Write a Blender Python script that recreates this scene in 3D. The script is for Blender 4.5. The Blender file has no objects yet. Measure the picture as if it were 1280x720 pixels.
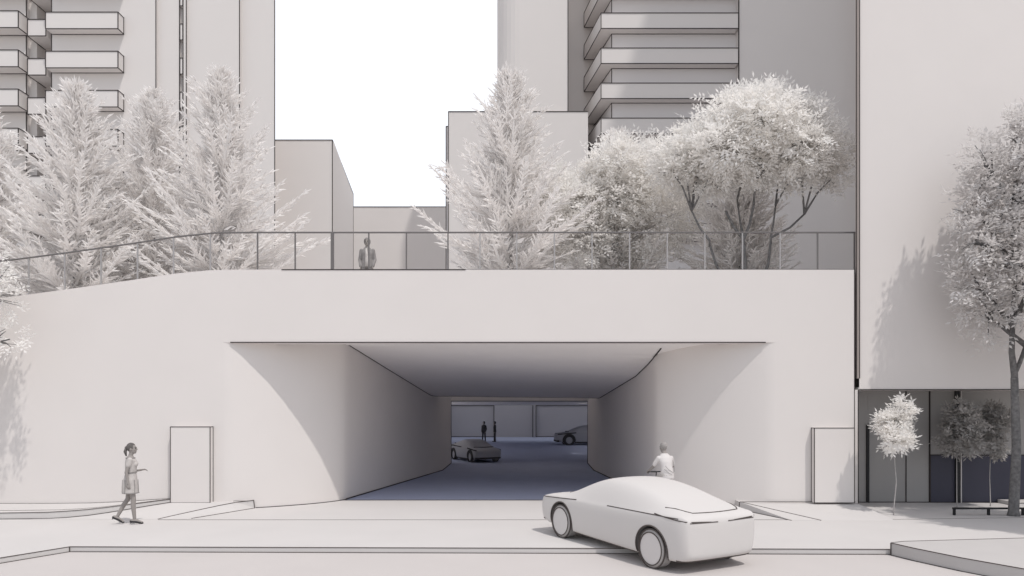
import bpy, bmesh, math, random
import numpy as np
from mathutils import Vector, Matrix, Euler
from mathutils.bvhtree import BVHTree

# ------------------------------------------------------------------ scene, camera frame
scene = bpy.context.scene
COL = scene.collection
F = 900.0; CX = 640.0; HY = 512.0; EYE = 2.62      # focal length and horizon of the photograph (1280 px wide), eye height in metres


def at(px, py, Y):
    """real point seen at photo pixel (px,py) at distance Y"""
    return Vector(((px - CX) * Y / F, Y, EYE - (py - HY) * Y / F))


cam = bpy.data.cameras.new('camera'); cam_o = bpy.data.objects.new('camera', cam); COL.objects.link(cam_o)
cam_o.location = (0, 0, EYE); cam_o.rotation_euler = (math.radians(90), 0, 0)
cam.sensor_width = 36; cam.lens = 36 * F / 1280; cam.shift_y = (HY - 360) / 1280
cam.clip_start = .1; cam.clip_end = 2000
scene.camera = cam_o

# ------------------------------------------------------------------ light
SUN = Vector((-.32, .42, -1.0))
sl = bpy.data.lights.new('sun', 'SUN'); so = bpy.data.objects.new('sun', sl); COL.objects.link(so)
so.rotation_euler = SUN.to_track_quat('-Z', 'Y').to_euler(); so.location = (10, -14, 40)
sl.energy = 2.1; sl.angle = math.radians(1.0); sl.color = (1, .955, .91)
elev = math.atan2(1, math.hypot(.32, .42)); azim = math.atan2(.32, -.42)
w = bpy.data.worlds.new('World'); scene.world = w; w.use_nodes = True
nt = w.node_tree; nt.nodes.clear()
N = nt.nodes.new; L = nt.links.new
sky = N('ShaderNodeTexSky'); sky.sky_type = 'NISHITA'; sky.sun_disc = False
sky.sun_elevation = elev; sky.sun_rotation = azim
b1 = N('ShaderNodeBackground'); b1.inputs[1].default_value = .05
L(sky.outputs[0], b1.inputs[0])
# white sky fill added, shaped brighter towards +Y and dimmer overhead and behind
tc = N('ShaderNodeTexCoord'); sp = N('ShaderNodeSeparateXYZ'); L(tc.outputs['Generated'], sp.inputs[0])
mr = N('ShaderNodeMapRange'); mr.interpolation_type = 'SMOOTHSTEP'
mr.inputs[1].default_value = .2; mr.inputs[2].default_value = .8; mr.inputs[3].default_value = .58; mr.inputs[4].default_value = 1.0
L(sp.outputs[1], mr.inputs[0])
b2 = N('ShaderNodeBackground'); b2.inputs[0].default_value = (1, .985, .978, 1); L(mr.outputs[0], b2.inputs[1])
ad = N('ShaderNodeAddShader'); L(b1.outputs[0], ad.inputs[0]); L(b2.outputs[0], ad.inputs[1])
wo = N('ShaderNodeOutputWorld'); L(ad.outputs[0], wo.inputs[0])
vs = scene.view_settings; vs.view_transform = 'Standard'; vs.look = 'None'; vs.exposure = 0; vs.gamma = 1; vs.use_curve_mapping = False
scene.render.engine = 'CYCLES'
cy = scene.cycles; cy.use_denoising = True; cy.max_bounces = 12; cy.diffuse_bounces = 12; cy.transparent_max_bounces = 4
try: cy.denoiser = 'OPENIMAGEDENOISE'
except Exception: pass
cy.sample_clamp_indirect = 6

# ------------------------------------------------------------------ materials


def mat(name, col, rough=.85, var=.03, scale=1.5, bump=0.0, bscale=30, translucent=0, metal=0):
    m = bpy.data.materials.new(name); m.use_nodes = True
    t = m.node_tree; bs = t.nodes['Principled BSDF']; out = t.nodes['Material Output']
    bs.inputs['Roughness'].default_value = rough; bs.inputs['Metallic'].default_value = metal
    bs.inputs['Specular IOR Level'].default_value = .25
    tcn = t.nodes.new('ShaderNodeTexCoord')
    nz = t.nodes.new('ShaderNodeTexNoise'); nz.inputs['Scale'].default_value = scale; nz.inputs['Detail'].default_value = 5
    t.links.new(tcn.outputs['Object'], nz.inputs['Vector'])
    rmp = t.nodes.new('ShaderNodeMapRange'); rmp.inputs[1].default_value = .3; rmp.inputs[2].default_value = .7
    rmp.inputs[3].default_value = 1 - var; rmp.inputs[4].default_value = 1 + var
    t.links.new(nz.outputs['Fac'], rmp.inputs[0])
    mx = t.nodes.new('ShaderNodeVectorMath'); mx.operation = 'SCALE'; mx.inputs[0].default_value = col
    t.links.new(rmp.outputs[0], mx.inputs['Scale']); t.links.new(mx.outputs[0], bs.inputs['Base Color'])
    if bump:
        n2 = t.nodes.new('ShaderNodeTexNoise'); n2.inputs['Scale'].default_value = bscale; n2.inputs['Detail'].default_value = 6
        t.links.new(tcn.outputs['Object'], n2.inputs['Vector'])
        bp = t.nodes.new('ShaderNodeBump'); bp.inputs['Strength'].default_value = bump; bp.inputs['Distance'].default_value = .01
        t.links.new(n2.outputs['Fac'], bp.inputs['Height']); t.links.new(bp.outputs[0], bs.inputs['Normal'])
    if translucent:
        tr = t.nodes.new('ShaderNodeBsdfTranslucent'); t.links.new(mx.outputs[0], tr.inputs[0])
        ms = t.nodes.new('ShaderNodeMixShader'); ms.inputs[0].default_value = translucent
        t.links.new(bs.outputs[0], ms.inputs[1]); t.links.new(tr.outputs[0], ms.inputs[2]); t.links.new(ms.outputs[0], out.inputs[0])
    return m


M = {
    'wall': mat('white_render', (.72, .683, .662), var=.012, scale=.7, bump=.05),
    'tower': mat('tower_white', (.72, .688, .67), var=.01, scale=.2),
    'grey_tower': mat('tower_grey', (.72, .695, .69), var=.01, scale=.2),
    'soffit': mat('soffit_white', (.90, .87, .85), var=.01),
    'pave': mat('pale_paving', (.60, .578, .566), var=.02, scale=.6, bump=.05),
    'road': mat('pale_road', (.555, .522, .508), var=.02, scale=.5, bump=.08),
    'kerb': mat('kerb_stone', (.52, .50, .49), var=.02),
    'ramp': mat('ramp_shade_blue', (.40, .44, .58), var=.03),  # blue skylit shade of the tunnel floor is put into this colour
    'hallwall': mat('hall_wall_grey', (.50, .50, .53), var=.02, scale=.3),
    'ground': mat('ground_fill', (.4, .4, .4)),
    'deck': mat('deck_paving', (.55, .53, .52)),
    'ink': mat('dark_joint', (.05, .042, .042), var=0),
    'brown': mat('brown_joint', (.10, .085, .08), var=0),
    'steel': mat('rail_steel', (.16, .15, .15), rough=.5),
    'palesteel': mat('post_steel', (.36, .35, .35), rough=.5),
    'black': mat('black_steel', (.02, .02, .022), rough=.45),
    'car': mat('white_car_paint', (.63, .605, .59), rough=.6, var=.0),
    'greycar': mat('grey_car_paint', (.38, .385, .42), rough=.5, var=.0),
    'tyre': mat('pale_rubber', (.42, .40, .39), rough=.8),
    'rim': mat('pale_rim', (.66, .63, .62), rough=.6),
    'well': mat('dark_arch', (.20, .19, .19)),
    'panelup': mat('shop_panel_shade_grey', (.34, .33, .325), rough=.5, var=.02),  # grey holds the painted shade of the recess
    'panellow': mat('shop_plinth_shade_navy', (.06, .06, .085), rough=.5, var=.02),  # navy holds the deeper painted shade low in the recess
    'needle': mat('white_needles', (.95, .935, .925), var=.03, scale=3, translucent=.5),
    'leaf': mat('white_leaf', (.92, .905, .885), var=.03, scale=3, translucent=.48),
    'streetleaf': mat('street_tree_leaf', (.74, .72, .71), var=.06, scale=3, translucent=.35),
    'shadeleaf': mat('shaded_leaf', (.42, .40, .385), var=.08, scale=3, translucent=.2),  # white leaf darkened, the street tree's shade painted into its colour
    'bark': mat('pale_bark', (.44, .42, .41), var=.15, scale=12),
    'darkbark': mat('dark_bark', (.17, .165, .165), var=.3, scale=14),
    'skin': mat('pale_skin', (.31, .285, .27), var=.05),
    'cloth': mat('pale_cloth', (.52, .49, .47), var=.10, scale=9),
    'greycloth': mat('grey_cloth', (.27, .255, .25), var=.12, scale=9),
    'hair': mat('grey_hair', (.13, .12, .115), var=.2, scale=30),
    'shoe': mat('dark_shoe', (.05, .048, .05)),
    'shade': mat('dark_cloth', (.06, .06, .065)),
}

# ------------------------------------------------------------------ mesh builder


class MB:
    def __init__(s): s.v = []; s.f = []; s.m = []

    def add(s, vs, fs, mi=0):
        o = len(s.v); s.v.extend([tuple(p) for p in vs]); s.f.extend([tuple(i + o for i in f) for f in fs]); s.m.extend([mi] * len(fs)); return s

    def box(s, a, b, mi=0):
        x0, y0, z0 = a; x1, y1, z1 = b
        return s.add([(x0, y0, z0), (x1, y0, z0), (x1, y1, z0), (x0, y1, z0), (x0, y0, z1), (x1, y0, z1), (x1, y1, z1), (x0, y1, z1)],
                     [(0, 3, 2, 1), (4, 5, 6, 7), (0, 1, 5, 4), (1, 2, 6, 5), (2, 3, 7, 6), (3, 0, 4, 7)], mi)

    def prism(s, poly, z0, z1, mi=0, caps=True):
        n = len(poly); z0f = z0 if callable(z0) else (lambda x, y: z0); z1f = z1 if callable(z1) else (lambda x, y: z1)
        vs = [(x, y, z0f(x, y)) for x, y in poly] + [(x, y, z1f(x, y)) for x, y in poly]
        fs = [(i, (i + 1) % n, n + (i + 1) % n, n + i) for i in range(n)]
        if caps: fs += [tuple(range(n - 1, -1, -1)), tuple(range(n, 2 * n))]
        return s.add(vs, fs, mi)

    def tube(s, pts, r, mi=0, k=6, closed=False, caps=True):
        pts = [Vector(p) for p in pts]; n = len(pts)
        rs = r if isinstance(r, (list, tuple)) else [r] * n
        vs = []; up = None
        for i, p in enumerate(pts):
            if closed: d = pts[(i + 1) % n] - pts[i - 1]
            else: d = pts[min(i + 1, n - 1)] - pts[max(i - 1, 0)]
            if d.length < 1e-9: d = Vector((0, 0, 1))
            d.normalize()
            if up is None:
                up = Vector((0, 0, 1)) if abs(d.z) < .9 else Vector((1, 0, 0))
            a = d.cross(up)
            if a.length < 1e-4: a = d.cross(Vector((.3, 1, .2)))
            a.normalize(); b = a.cross(d); b.normalize(); up = b
            for j in range(k):
                t = 2 * math.pi * (j + .5) / k
                vs.append(p + (a * math.cos(t) + b * math.sin(t)) * rs[i])
        fs = []
        for i in range(n if closed else n - 1):
            for j in range(k):
                i2 = (i + 1) % n
                fs.append((i * k + j, i * k + (j + 1) % k, i2 * k + (j + 1) % k, i2 * k + j))
        if caps and not closed:
            fs.append(tuple(range(k - 1, -1, -1))); fs.append(tuple((n - 1) * k + j for j in range(k)))
        return s.add(vs, fs, mi)

    def line(s, pts, w=.034, mi=1):
        return s.tube(pts, w * .5, mi, k=4)

    def ball(s, c, r, mi=0, n=10, m=8):
        c = Vector(c); r = Vector(r) if not isinstance(r, (int, float)) else Vector((r, r, r))
        vs = [c + Vector((0, 0, r.z))]
        for i in range(1, m):
            for j in range(n):
                a = math.pi * i / m; t = 2 * math.pi * j / n
                vs.append(c + Vector((r.x * math.sin(a) * math.cos(t), r.y * math.sin(a) * math.sin(t), r.z * math.cos(a))))
        vs.append(c - Vector((0, 0, r.z))); fs = [(0, 1 + j, 1 + (j + 1) % n) for j in range(n)]
        for i in range(m - 2):
            for j in range(n):
                fs.append((1 + i * n + j, 1 + (i + 1) * n + j, 1 + (i + 1) * n + (j + 1) % n, 1 + i * n + (j + 1) % n))
        e = len(vs) - 1; fs += [(e, 1 + (m - 2) * n + (j + 1) % n, 1 + (m - 2) * n + j) for j in range(n)]
        return s.add(vs, fs, mi)

    def build(s, name, mats, parent=None, smooth=False):
        me = bpy.data.meshes.new(name); me.from_pydata(s.v, [], s.f)
        for m in (mats if isinstance(mats, (list, tuple)) else [mats]): me.materials.append(m)
        if any(s.m): me.polygons.foreach_set('material_index', s.m)
        if smooth: me.polygons.foreach_set('use_smooth', [True] * len(me.polygons))
        me.update()
        return link(name, me, parent)


def link(name, me, parent=None):
    o = bpy.data.objects.new(name, me); COL.objects.link(o)
    if parent is not None: o.parent = parent
    return o


def tag(o, label=None, cat=None, group=None, kind=None):
    if label: o['label'] = label
    if cat: o['category'] = cat
    if group: o['group'] = group
    if kind: o['kind'] = kind
    return o


def empty(name, loc=(0, 0, 0), rz=0):
    o = bpy.data.objects.new(name, None); COL.objects.link(o); o.location = loc; o.rotation_euler = (0, 0, rz); o.empty_display_size = .2
    return o


def kids(o): return [c for c in bpy.data.objects if c.parent == o]


def copy_tree(o, parent=None):
    c = o.copy(); COL.objects.link(c)
    if parent is not None: c.parent = parent
    for ch in kids(o):
        if ch != c: copy_tree(ch, c)
    return c


def interp(tab, x):
    if x <= tab[0][0]: return tab[0][1]
    for (a, b), (c, d) in zip(tab, tab[1:]):
        if x <= c: return b + (d - b) * (x - a) / (c - a)
    return tab[-1][1]


INK = M['ink']
W0 = 18.9                      # distance of the portal wall's face
PX = W0 / F


def wx(px): return (px - CX) * PX


def wz(py): return EYE - (py - HY) * PX


# ------------------------------------------------------------------ SETTING: ground
g = MB().box((-400, -60, -1.6), (400, 17, -.9)); g.box((-400, 84, -1.6), (400, 900, -.9)); g.box((-400, 17, -1.6), (400, 84, -1.2))
tag(g.build('ground', M['ground']), kind='structure')
tag(MB().box((-90, -40, -.7), (90, 13.75, -.1)).build('road', M['road']), kind='structure')
# pavement with dropped kerb to the road; left corner bends towards the street
pl = [(-60, 7.5), (-12.6, 7.5), (-10.2, 10.9), (-9.04, 12.72), (-8.45, 13.76), (7.1, 13.5), (60, 13.2), (60, 20.9), (-60, 20.9)]
p = MB().prism(pl, -.72, 0)
k = [(-12.6, 7.5), (-10.2, 10.9), (-9.04, 12.72), (-8.45, 13.76), (7.08, 13.5)]
p.line([(x, y, 0) for x, y in k], .02); p.line([(x, y - .01, -.095) for x, y in k], .02); p.line([(-8.45, 13.75, 0), (-8.45, 13.75, -.1)], .02)
p.line([(-8.4, 17.1, .0), (6.6, 17.1, .0)], .020); p.line([(7.3, 17.05, 0), (9.6, 17.2, 0), (14, 17.6, 0)], .016)
p.line([(-4.85, 20.86, .0), (4.2, 20.86, .0)], .028)
tag(p.build('pavement', [M['pave'], M['brown']]), kind='structure')
# raised entrance aprons beside the driveway
lz = lambda x, y: interp([(17.2, .002), (17.45, .04), (17.95, .11), (18.4, .17), (18.75, .205), (19.2, .21)], y)
a = MB()
ay = [17.2, 17.45, 17.7, 17.95, 18.2, 18.4, 18.6, 18.75, 19.15]
al = [(interp([(17.2, -11.5), (17.45, -10.6), (17.95, -9.9), (18.4, -9.3), (18.75, -8.9), (19.2, -8.7)], y), y) for y in ay]
ar = [(interp([(17.2, -8.46), (19.15, -6.85)], y), y) for y in ay]
a.add([(x, y, lz(x, y)) for x, y in al] + [(x, y, lz(x, y)) for x, y in ar], [(j, len(ay) + j, len(ay) + j + 1, j + 1) for j in range(len(ay) - 1)])
n_ = len(ay); a.add([(x, y, lz(x, y)) for x, y in ar] + [(interp([(17.2, -7.75), (19.15, -6.82)], y), y, .002) for y in ay], [(j, n_ + j, n_ + j + 1, j + 1) for j in range(n_ - 1)])
a.line([(x, y, lz(x, y) + .003) for x, y in ar[:-1]] + [(-6.86, 19.13, .213)], .022); a.line([(-7.7, 17.3, .005), (-6.83, 19.13, .006)], .020); a.line([(-6.86, 19.12, .21), (-6.83, 19.12, 0)], .022)
a.line([(-9, W0 - .03, .212), (-6.95, W0 + .08, .212)], .02)
tag(a.build('entrance_apron', [M['pave'], M['brown']]), kind='structure')
rz_ = lambda x, y: .002 + .20 * max(0, min(1, (y - 17.0) / 1.85))
a = MB().prism([(7.3, 17.0), (9.05, 17.0), (9.05, 19.25), (5.97, 19.25), (5.97, 18.86)], -.05, rz_)
a.add([(7.3, 17.0, .002), (6.6, 17.0, .002), (5.95, 18.86, .002), (5.97, 18.86, .203)], [(3, 2, 1, 0)])
a.line([(7.3, 17.0, .005), (5.97, 18.86, .205)], .022); a.line([(6.6, 17.0, .005), (5.93, 18.86, .005)], .02); a.line([(5.96, 18.86, .205), (5.94, 18.86, 0)], .022)
a.line([(5.97, 18.86, .205), (9.0, 18.87, .205)], .02)
tag(a.build('entrance_apron', [M['pave'], M['brown']]), kind='structure')
# raised bed with a sweeping kerb along the left wall
def groundpt(px, py, z):
    Y = (EYE - z) * F / (py - HY); return ((px - CX) * Y / F, Y)
kp = [(-22, 17.2, 0, .153), (-12.2, 17.2, 0, .153), (-11.1, 17.25, .004, .165), (-10.7, 17.33, .02, .18), (-10.3, 17.48, .045, .198), (-9.95, 17.73, .08, .22), (-9.62, 18.0, .12, .242), (-9.3, 18.3, .16, .265), (-9.05, 18.54, .188, .28), (-8.84, 18.75, .21, .29)]
a = MB(); n_ = len(kp)
rows_ = [[(x, y, z0 - .03) for x, y, z0, z1 in kp], [(x, y, z1) for x, y, z0, z1 in kp], [(x + .01 * j, W0 + .05, z1) for j, (x, y, z0, z1) in enumerate(kp)]]
a.v = [p_ for r_ in rows_ for p_ in r_]
a.f = [(k_ * n_ + j, k_ * n_ + j + 1, (k_ + 1) * n_ + j + 1, (k_ + 1) * n_ + j) for k_ in range(2) for j in range(n_ - 1)]; a.m = [0] * len(a.f)
a.line([(x, y - .004, z1) for x, y, z0, z1 in kp], .020); a.line([(x, y - .012, z0 + .006) for x, y, z0, z1 in kp], .020)
a.line([(x + .02, y + .42 - .035 * j, z1 + .002) for j, (x, y, z0, z1) in enumerate(kp)][:-1] + [(-8.8, 18.78, .292)], .018)
a.line([(x, W0 - .012, z1) for x, y, z0, z1 in kp], .022)
tag(a.build('planting_bed_kerb', [M['pave'], M['brown']]), kind='structure')
# raised corner pavement at the right
isl = [(7.08, 13.45), (7.22, 12.95), (7.55, 12.1), (8.0, 11.26), (8.7, 10.2), (10.2, 8.4), (13, 6), (30, 6), (30, 14.5), (9.9, 13.95), (7.4, 13.6)]
a = MB().prism(isl, -.3, .13)
a.line([(x, y, .13) for x, y in isl[:7]], .02); a.line([(x - .006, y - .006, -.096) for x, y in isl[:7]], .02)
a.line([(x, y, .13) for x, y in [isl[0], isl[10], isl[9], isl[8]]], .02); a.line([(7.07, 13.44, -.1), (7.07, 13.44, .13)], .02)
tag(a.build('corner_kerb', [M['kerb'], M['brown']]), kind='structure')
# ramp and car park floor
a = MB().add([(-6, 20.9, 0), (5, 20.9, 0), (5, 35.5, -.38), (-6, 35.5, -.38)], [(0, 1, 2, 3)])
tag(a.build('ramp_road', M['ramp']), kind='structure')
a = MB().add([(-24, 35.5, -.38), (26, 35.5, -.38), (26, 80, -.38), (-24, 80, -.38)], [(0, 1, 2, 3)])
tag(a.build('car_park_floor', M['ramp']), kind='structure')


# ------------------------------------------------------------------ planted deck above the portal
def topz(x):
    return interp([(-30, 4.75), (wx(0), wz(372.5)), (wx(36), wz(368)), (wx(81), wz(362)), (wx(127), wz(355.6)), (wx(172), wz(349)), (wx(217), wz(342.2)), (wx(263), wz(337.6)), (wx(300), wz(337))], x)


DZ = 6.24
xs = sorted([-46, -30] + [wx(q) for q in range(0, 301, 20)] + [-13, -6.9, -5.5, 5.2, 26, 44])
a = MB()
def strip(Y0, Y1, x0, x1):
    X = [x for x in xs if x0 <= x <= x1]
    vs = [(x, Y0, topz(x) - .05) for x in X] + [(x, Y1, topz(x) - .05) for x in X]
    n = len(X); a.add(vs, [(i, i + 1, n + i + 1, n + i) for i in range(n - 1)])
strip(W0 + .3, 34.5, -46, 26); strip(34.5, 41, -46, -5.5); strip(34.5, 41, 5.2, 26); strip(79.2, 95, -46, 44); strip(75, 79.2, -46, -6.9); strip(70.6, 79.2, 26, 44); strip(59, 70.6, -6.9, 44); strip(59, 75, -46, -13); strip(41, 59, -5.5, 5.2); strip(41, 46, 5.2, 26)  # gaps in the unseen deck added as wells to let daylight down
tag(a.build('deck', M['deck']), kind='structure')

# ------------------------------------------------------------------ TUNNEL PORTAL
portal = tag(empty('tunnel_portal', (0, W0, 0)), 'broad white portal wall with flared tunnel mouth below the planted deck', 'portal wall')
portal_off = Vector((0, -W0, 0))
def pb(mb, name, mats, smooth=False, parent=portal):
    o = mb.build(name, mats, parent, smooth); o.location = (0, -W0, 0) if parent is portal else (0, 0, 0); return o
SOF = wz(428)
XL0, XR0 = -7.6, 6.93
dcurve = [(0, 0), (.16, .018), (.30, .065), (.48, .135), (.67, .23), (1.05, .41), (1.4, .62), (1.72, .84), (2.0, 1.06), (2.25, 1.29), (2.45, 1.52), (2.6, 1.74), (2.70, 1.93), (2.75, 2.1)]
wend = wx(1068)
# upper band: front face follows the descending top edge on the left
X = sorted(set([-46., -30., -20.] + [wx(q) for q in range(-160, 301, 20)] + [XL0, -3, 0, 3, XR0, wend]))
b = MB(); n = len(X)
lowz = SOF
vs = [(x, W0, lowz) for x in X] + [(x, W0, topz(x)) for x in X] + [(x, W0 + .5, topz(x)) for x in X] + [(x, W0 + .5, lowz) for x in X]
fs = []
for i in range(n - 1):
    fs += [(i, i + 1, n + i + 1, n + i), (n + i, n + i + 1, 2 * n + i + 1, 2 * n + i), (2 * n + i, 2 * n + i + 1, 3 * n + i + 1, 3 * n + i), (3 * n + i, 3 * n + i + 1, i + 1, i)]
fs += [(n - 1, 4 * n - 1, 3 * n - 1, 2 * n - 1)]
b.add(vs, fs)
b.line([(wx(288), W0 - .004, SOF), (wx(957), W0 - .004, SOF)], .036)
b.line([(wx(352), W0, wz(337)), (wx(582), W0, wz(337))], .034)
b.line([(wx(582), W0, wz(336.6)), (wend, W0, wz(336.6))], .012)
b.line([(wend, W0, wz(337)), (wend, W0, 0.2)], .022)
pb(b, 'upper_wall', [M['wall'], INK])
# lower walls: flat, then a smooth flare, then straight into the tunnel
Lc = [(XL0 + x, W0 + y) for x, y in dcurve]; Rc = [(XR0 - x, W0 + y) for x, y in dcurve]
LT = [(-3.44, 35.5), (-3.41, 40.3)]; RT = [(4.05, 35.5), (4.24, 40.3)]
def lower(curve, tail, xo, name):
    b = MB(); s = 1 if xo < 0 else -1
    c0 = curve[0]; c1 = curve[-1]; t0 = tail[0]
    mix = lambda p, q, d: (p[0] + (q[0] - p[0]) * d / math.dist(p, q), p[1] + (q[1] - p[1]) * d / math.dist(p, q))
    path = [(xo, W0), (c0[0] - s * .8, W0), (c0[0] - s * .25, W0)] + curve + [mix(c1, t0, .35), mix(c1, t0, 1.0), mix(t0, c1, .6)] + tail
    zt = 4.75
    fs = []
    for (x0, y0), (x1, y1) in zip(path, path[1:]):
        h0 = SOF if y0 < W0 + .5 else zt; h1 = SOF if y1 < W0 + .5 else zt
        vs = [(x0, y0, -.6), (x1, y1, -.6), (x1, y1, h1), (x0, y0, h0)]
        b.add(vs, [(0, 1, 2, 3)] if s > 0 else [(3, 2, 1, 0)])
    # closing faces behind
    e = tail[-1]; b.add([(e[0], e[1], -.6), (e[0] - s * 1.2, e[1], -.6), (e[0] - s * 1.2, e[1], zt), (e[0], e[1], zt)], [(0, 1, 2, 3)])
    b.add([(e[0] - s * .4, W0 + 2.5, zt), (xo, W0 + .45, zt), (xo, e[1], zt), (e[0] - s * .4, e[1], zt)], [(0, 1, 2, 3)])
    bm = bmesh.new()
    me = bpy.data.meshes.new('t'); me.from_pydata(b.v, [], b.f); bm.from_mesh(me); bmesh.ops.remove_doubles(bm, verts=bm.verts, dist=1e-4)
    bm.to_mesh(me); bm.free()
    for p_ in me.polygons: p_.use_smooth = len(p_.vertices) == 4 and abs(p_.normal.z) < .1
    me.materials.append(M['wall']); me.name = name
    try: me.set_sharp_from_angle(angle=math.radians(35))
    except Exception: pass
    o = link(name, me, portal); o.location = (0, -W0, 0)
    return o
lower(Lc, LT, -46, 'side_wall'); lower(Rc, RT, wend, 'side_wall')
for c_, ta in ((Lc, LT), (Rc, RT)):   # dark joint along each wall foot and up the tunnel's end edge
    b = MB(); k_ = .012 if ta is LT else -.012
    b.line([(x, y - .012, .008) for x, y in c_], .026, 0)
    b.line([(c_[-1][0] + k_, c_[-1][1], .01), (ta[0][0] + k_, 35.5, -.37), (ta[1][0] + k_, 40.28, -.37), (ta[1][0], 40.3, 3.1)], .055, 0)
    pb(b, 'base_joint', INK)
# sloping warped ceiling
LZ = [(18.9, 4.62), (20.9, 4.57), (25.4, 4.07), (32.5, 3.30), (33.0, 3.265), (33.9, 3.26)]
RZ = [(18.9, 4.5), (19.6, 4.43), (22, 4.01), (24.1, 3.74), (33.2, 3.17), (33.9, 3.165)]
Lxw = lambda y: interp([(y_, x_) for x_, y_ in (Lc[-1:] + LT)], y); Rxw = lambda y: interp([(y_, x_) for x_, y_ in (Rc[-1:] + RT)], y)
ys = [19.45, 19.6, 20.2, 20.9] + [20.9 + .5 * i for i in range(1, 27)]
ys = sorted(set([19.42] + [19.42 + (33.9 - 19.42) * i / 40 for i in range(1, 41)]))
b = MB(); nx = 13
for y in ys:
    xl = -8.2 if y < 21.1 else Lxw(y) - .02; xr = 7.4 if y < 21.1 else Rxw(y) + .02
    for i in range(nx):
        x = xl + (xr - xl) * i / (nx - 1)
        t = max(0, min(1, (x - Lxw(max(y, 21))) / (Rxw(max(y, 21)) - Lxw(max(y, 21)))))
        b.v.append((x, y, interp(LZ, y) * (1 - t) + interp(RZ, y) * t))
for j in range(len(ys) - 1):
    for i in range(nx - 1): b.f.append((j * nx + i, (j + 1) * nx + i, (j + 1) * nx + i + 1, j * nx + i + 1)); b.m.append(0)
nv = len(b.v); last = b.v[-nx:]
b.add(last + [(x, y, z + .8) for x, y, z in last], [(i, i + 1, nx + i + 1, nx + i) for i in range(nx - 1)])
b.line([(Lxw(y) + .01, y, interp(LZ, y)) for y in ys if y > 20.8], .042)
b.line([(Rxw(y) - .01, y, interp(RZ, y)) for y in ys if y > 20.0], .042)
b.line([last[0], last[-1]], .04)
pb(b, 'ceiling', [M['soffit'], INK])
# steel doors standing proud of the wall
for (x0, x1, yt, yb, side) in [(213, 262.6, 533.5, 628.4, 1), (1018, 1068, 535, 629, -1)]:
    Yd = W0 - .19; X0 = (x0 - CX) * Yd / F; X1 = (x1 - CX) * Yd / F; zt = EYE - (yt - HY) * Yd / F; zb = .19
    d = MB().box((X0, Yd, zb), (X1, W0 + .01, zt))
    for xx in (X0, X1): d.line([(xx, Yd, zb), (xx, Yd, zt)], .024)
    d.line([(X0, Yd, zt), (X1, Yd, zt)], .026); d.line([(X0, Yd, zb + .01), (X1, Yd, zb + .01)], .02)
    xe = X1 if side > 0 else X0
    d.line([(xe, W0 - .01, zb), (xe, W0 - .01, zt)], .026); d.line([(xe, Yd, zt), (xe, W0, zt)], .024)
    pb(d, 'door', [M['wall'], INK])

# ------------------------------------------------------------------ CAR PARK beyond the tunnel
cp = tag(empty('car_park_hall', (0, 79, -.38)), 'low shaded car park hall with panelled back wall beyond the tunnel', 'car park')
def cpb(mb, name, mats):
    o = mb.build(name, mats, cp); o.location = (0, -79, .38); return o
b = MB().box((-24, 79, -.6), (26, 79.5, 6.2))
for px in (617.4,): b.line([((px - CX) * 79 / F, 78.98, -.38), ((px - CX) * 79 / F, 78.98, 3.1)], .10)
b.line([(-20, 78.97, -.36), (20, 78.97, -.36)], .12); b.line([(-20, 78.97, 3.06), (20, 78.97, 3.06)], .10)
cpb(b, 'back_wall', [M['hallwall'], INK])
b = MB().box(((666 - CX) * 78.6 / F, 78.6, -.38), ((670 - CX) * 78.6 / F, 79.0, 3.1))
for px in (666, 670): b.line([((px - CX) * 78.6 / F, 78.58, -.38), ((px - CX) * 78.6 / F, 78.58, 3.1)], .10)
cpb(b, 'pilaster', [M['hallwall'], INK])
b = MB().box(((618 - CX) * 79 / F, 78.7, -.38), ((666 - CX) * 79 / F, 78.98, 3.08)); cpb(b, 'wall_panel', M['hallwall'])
b = MB().prism([(-4.3, 41.0), (5.2, 41.0), (5.2, 70.6), (-6.9, 70.6), (-6.9, 59), (-5.3, 59)], 3.1, 3.5); b.box((-24, 59, 3.1), (-13, 79, 3.5)); b.box((-13, 75, 3.1), (-6.9, 79, 3.5)); b.box((5.2, 59, 3.1), (26, 70.6, 3.5)); b.box((5.2, 40.7, 3.1), (26, 46, 3.5))
b.line([(-4.3, 40.99, 3.1), (5.2, 40.99, 3.1)], .05)
cpb(b, 'ceiling', [M['soffit'], INK])
for x0, x1 in ((-24.4, -24), (26, 26.4)): cpb(MB().box((x0, 35.5, -.6), (x1, 79, 6.1)), 'side_wall', M['tower'])
for x0, x1 in ((-24, -4.6), (5.4, 26)): cpb(MB().box((x0, 40.35, -.6), (x1, 40.7, 6.1)), 'front_wall', M['tower'])

a = MB().box((-24, 41, -.376), (-5.6, 59, -.36)); a.box((-13, 59, -.376), (-7.2, 75, -.36)); a.box((6.6, 46, -.376), (26, 59, -.36))  # pale floor added in the unseen wells to bounce light into the hall
tag(a.build('bounce_court_paving', M['tower']), kind='structure')

b = MB()
for x_ in (-5.6, 5.2): b.add([(x_, 34.4, 3.3), (x_, 41, 3.3), (x_, 41, 9.6), (x_, 34.4, 6.6)], [(0, 1, 2, 3)])
b.add([(-5.6, 34.4, 6.6), (5.2, 34.4, 6.6), (5.2, 41.0, 9.7), (-5.6, 41.0, 9.7)], [(0, 1, 2, 3)]); b.add([(-5.6, 34.4, 3.4), (5.2, 34.4, 3.4), (5.2, 34.4, 6.6), (-5.6, 34.4, 6.6)], [(0, 1, 2, 3)])
cpb(b, 'added_skylight_hood', M['soffit'])  # added out of view, open to the back to light the tunnel

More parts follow.
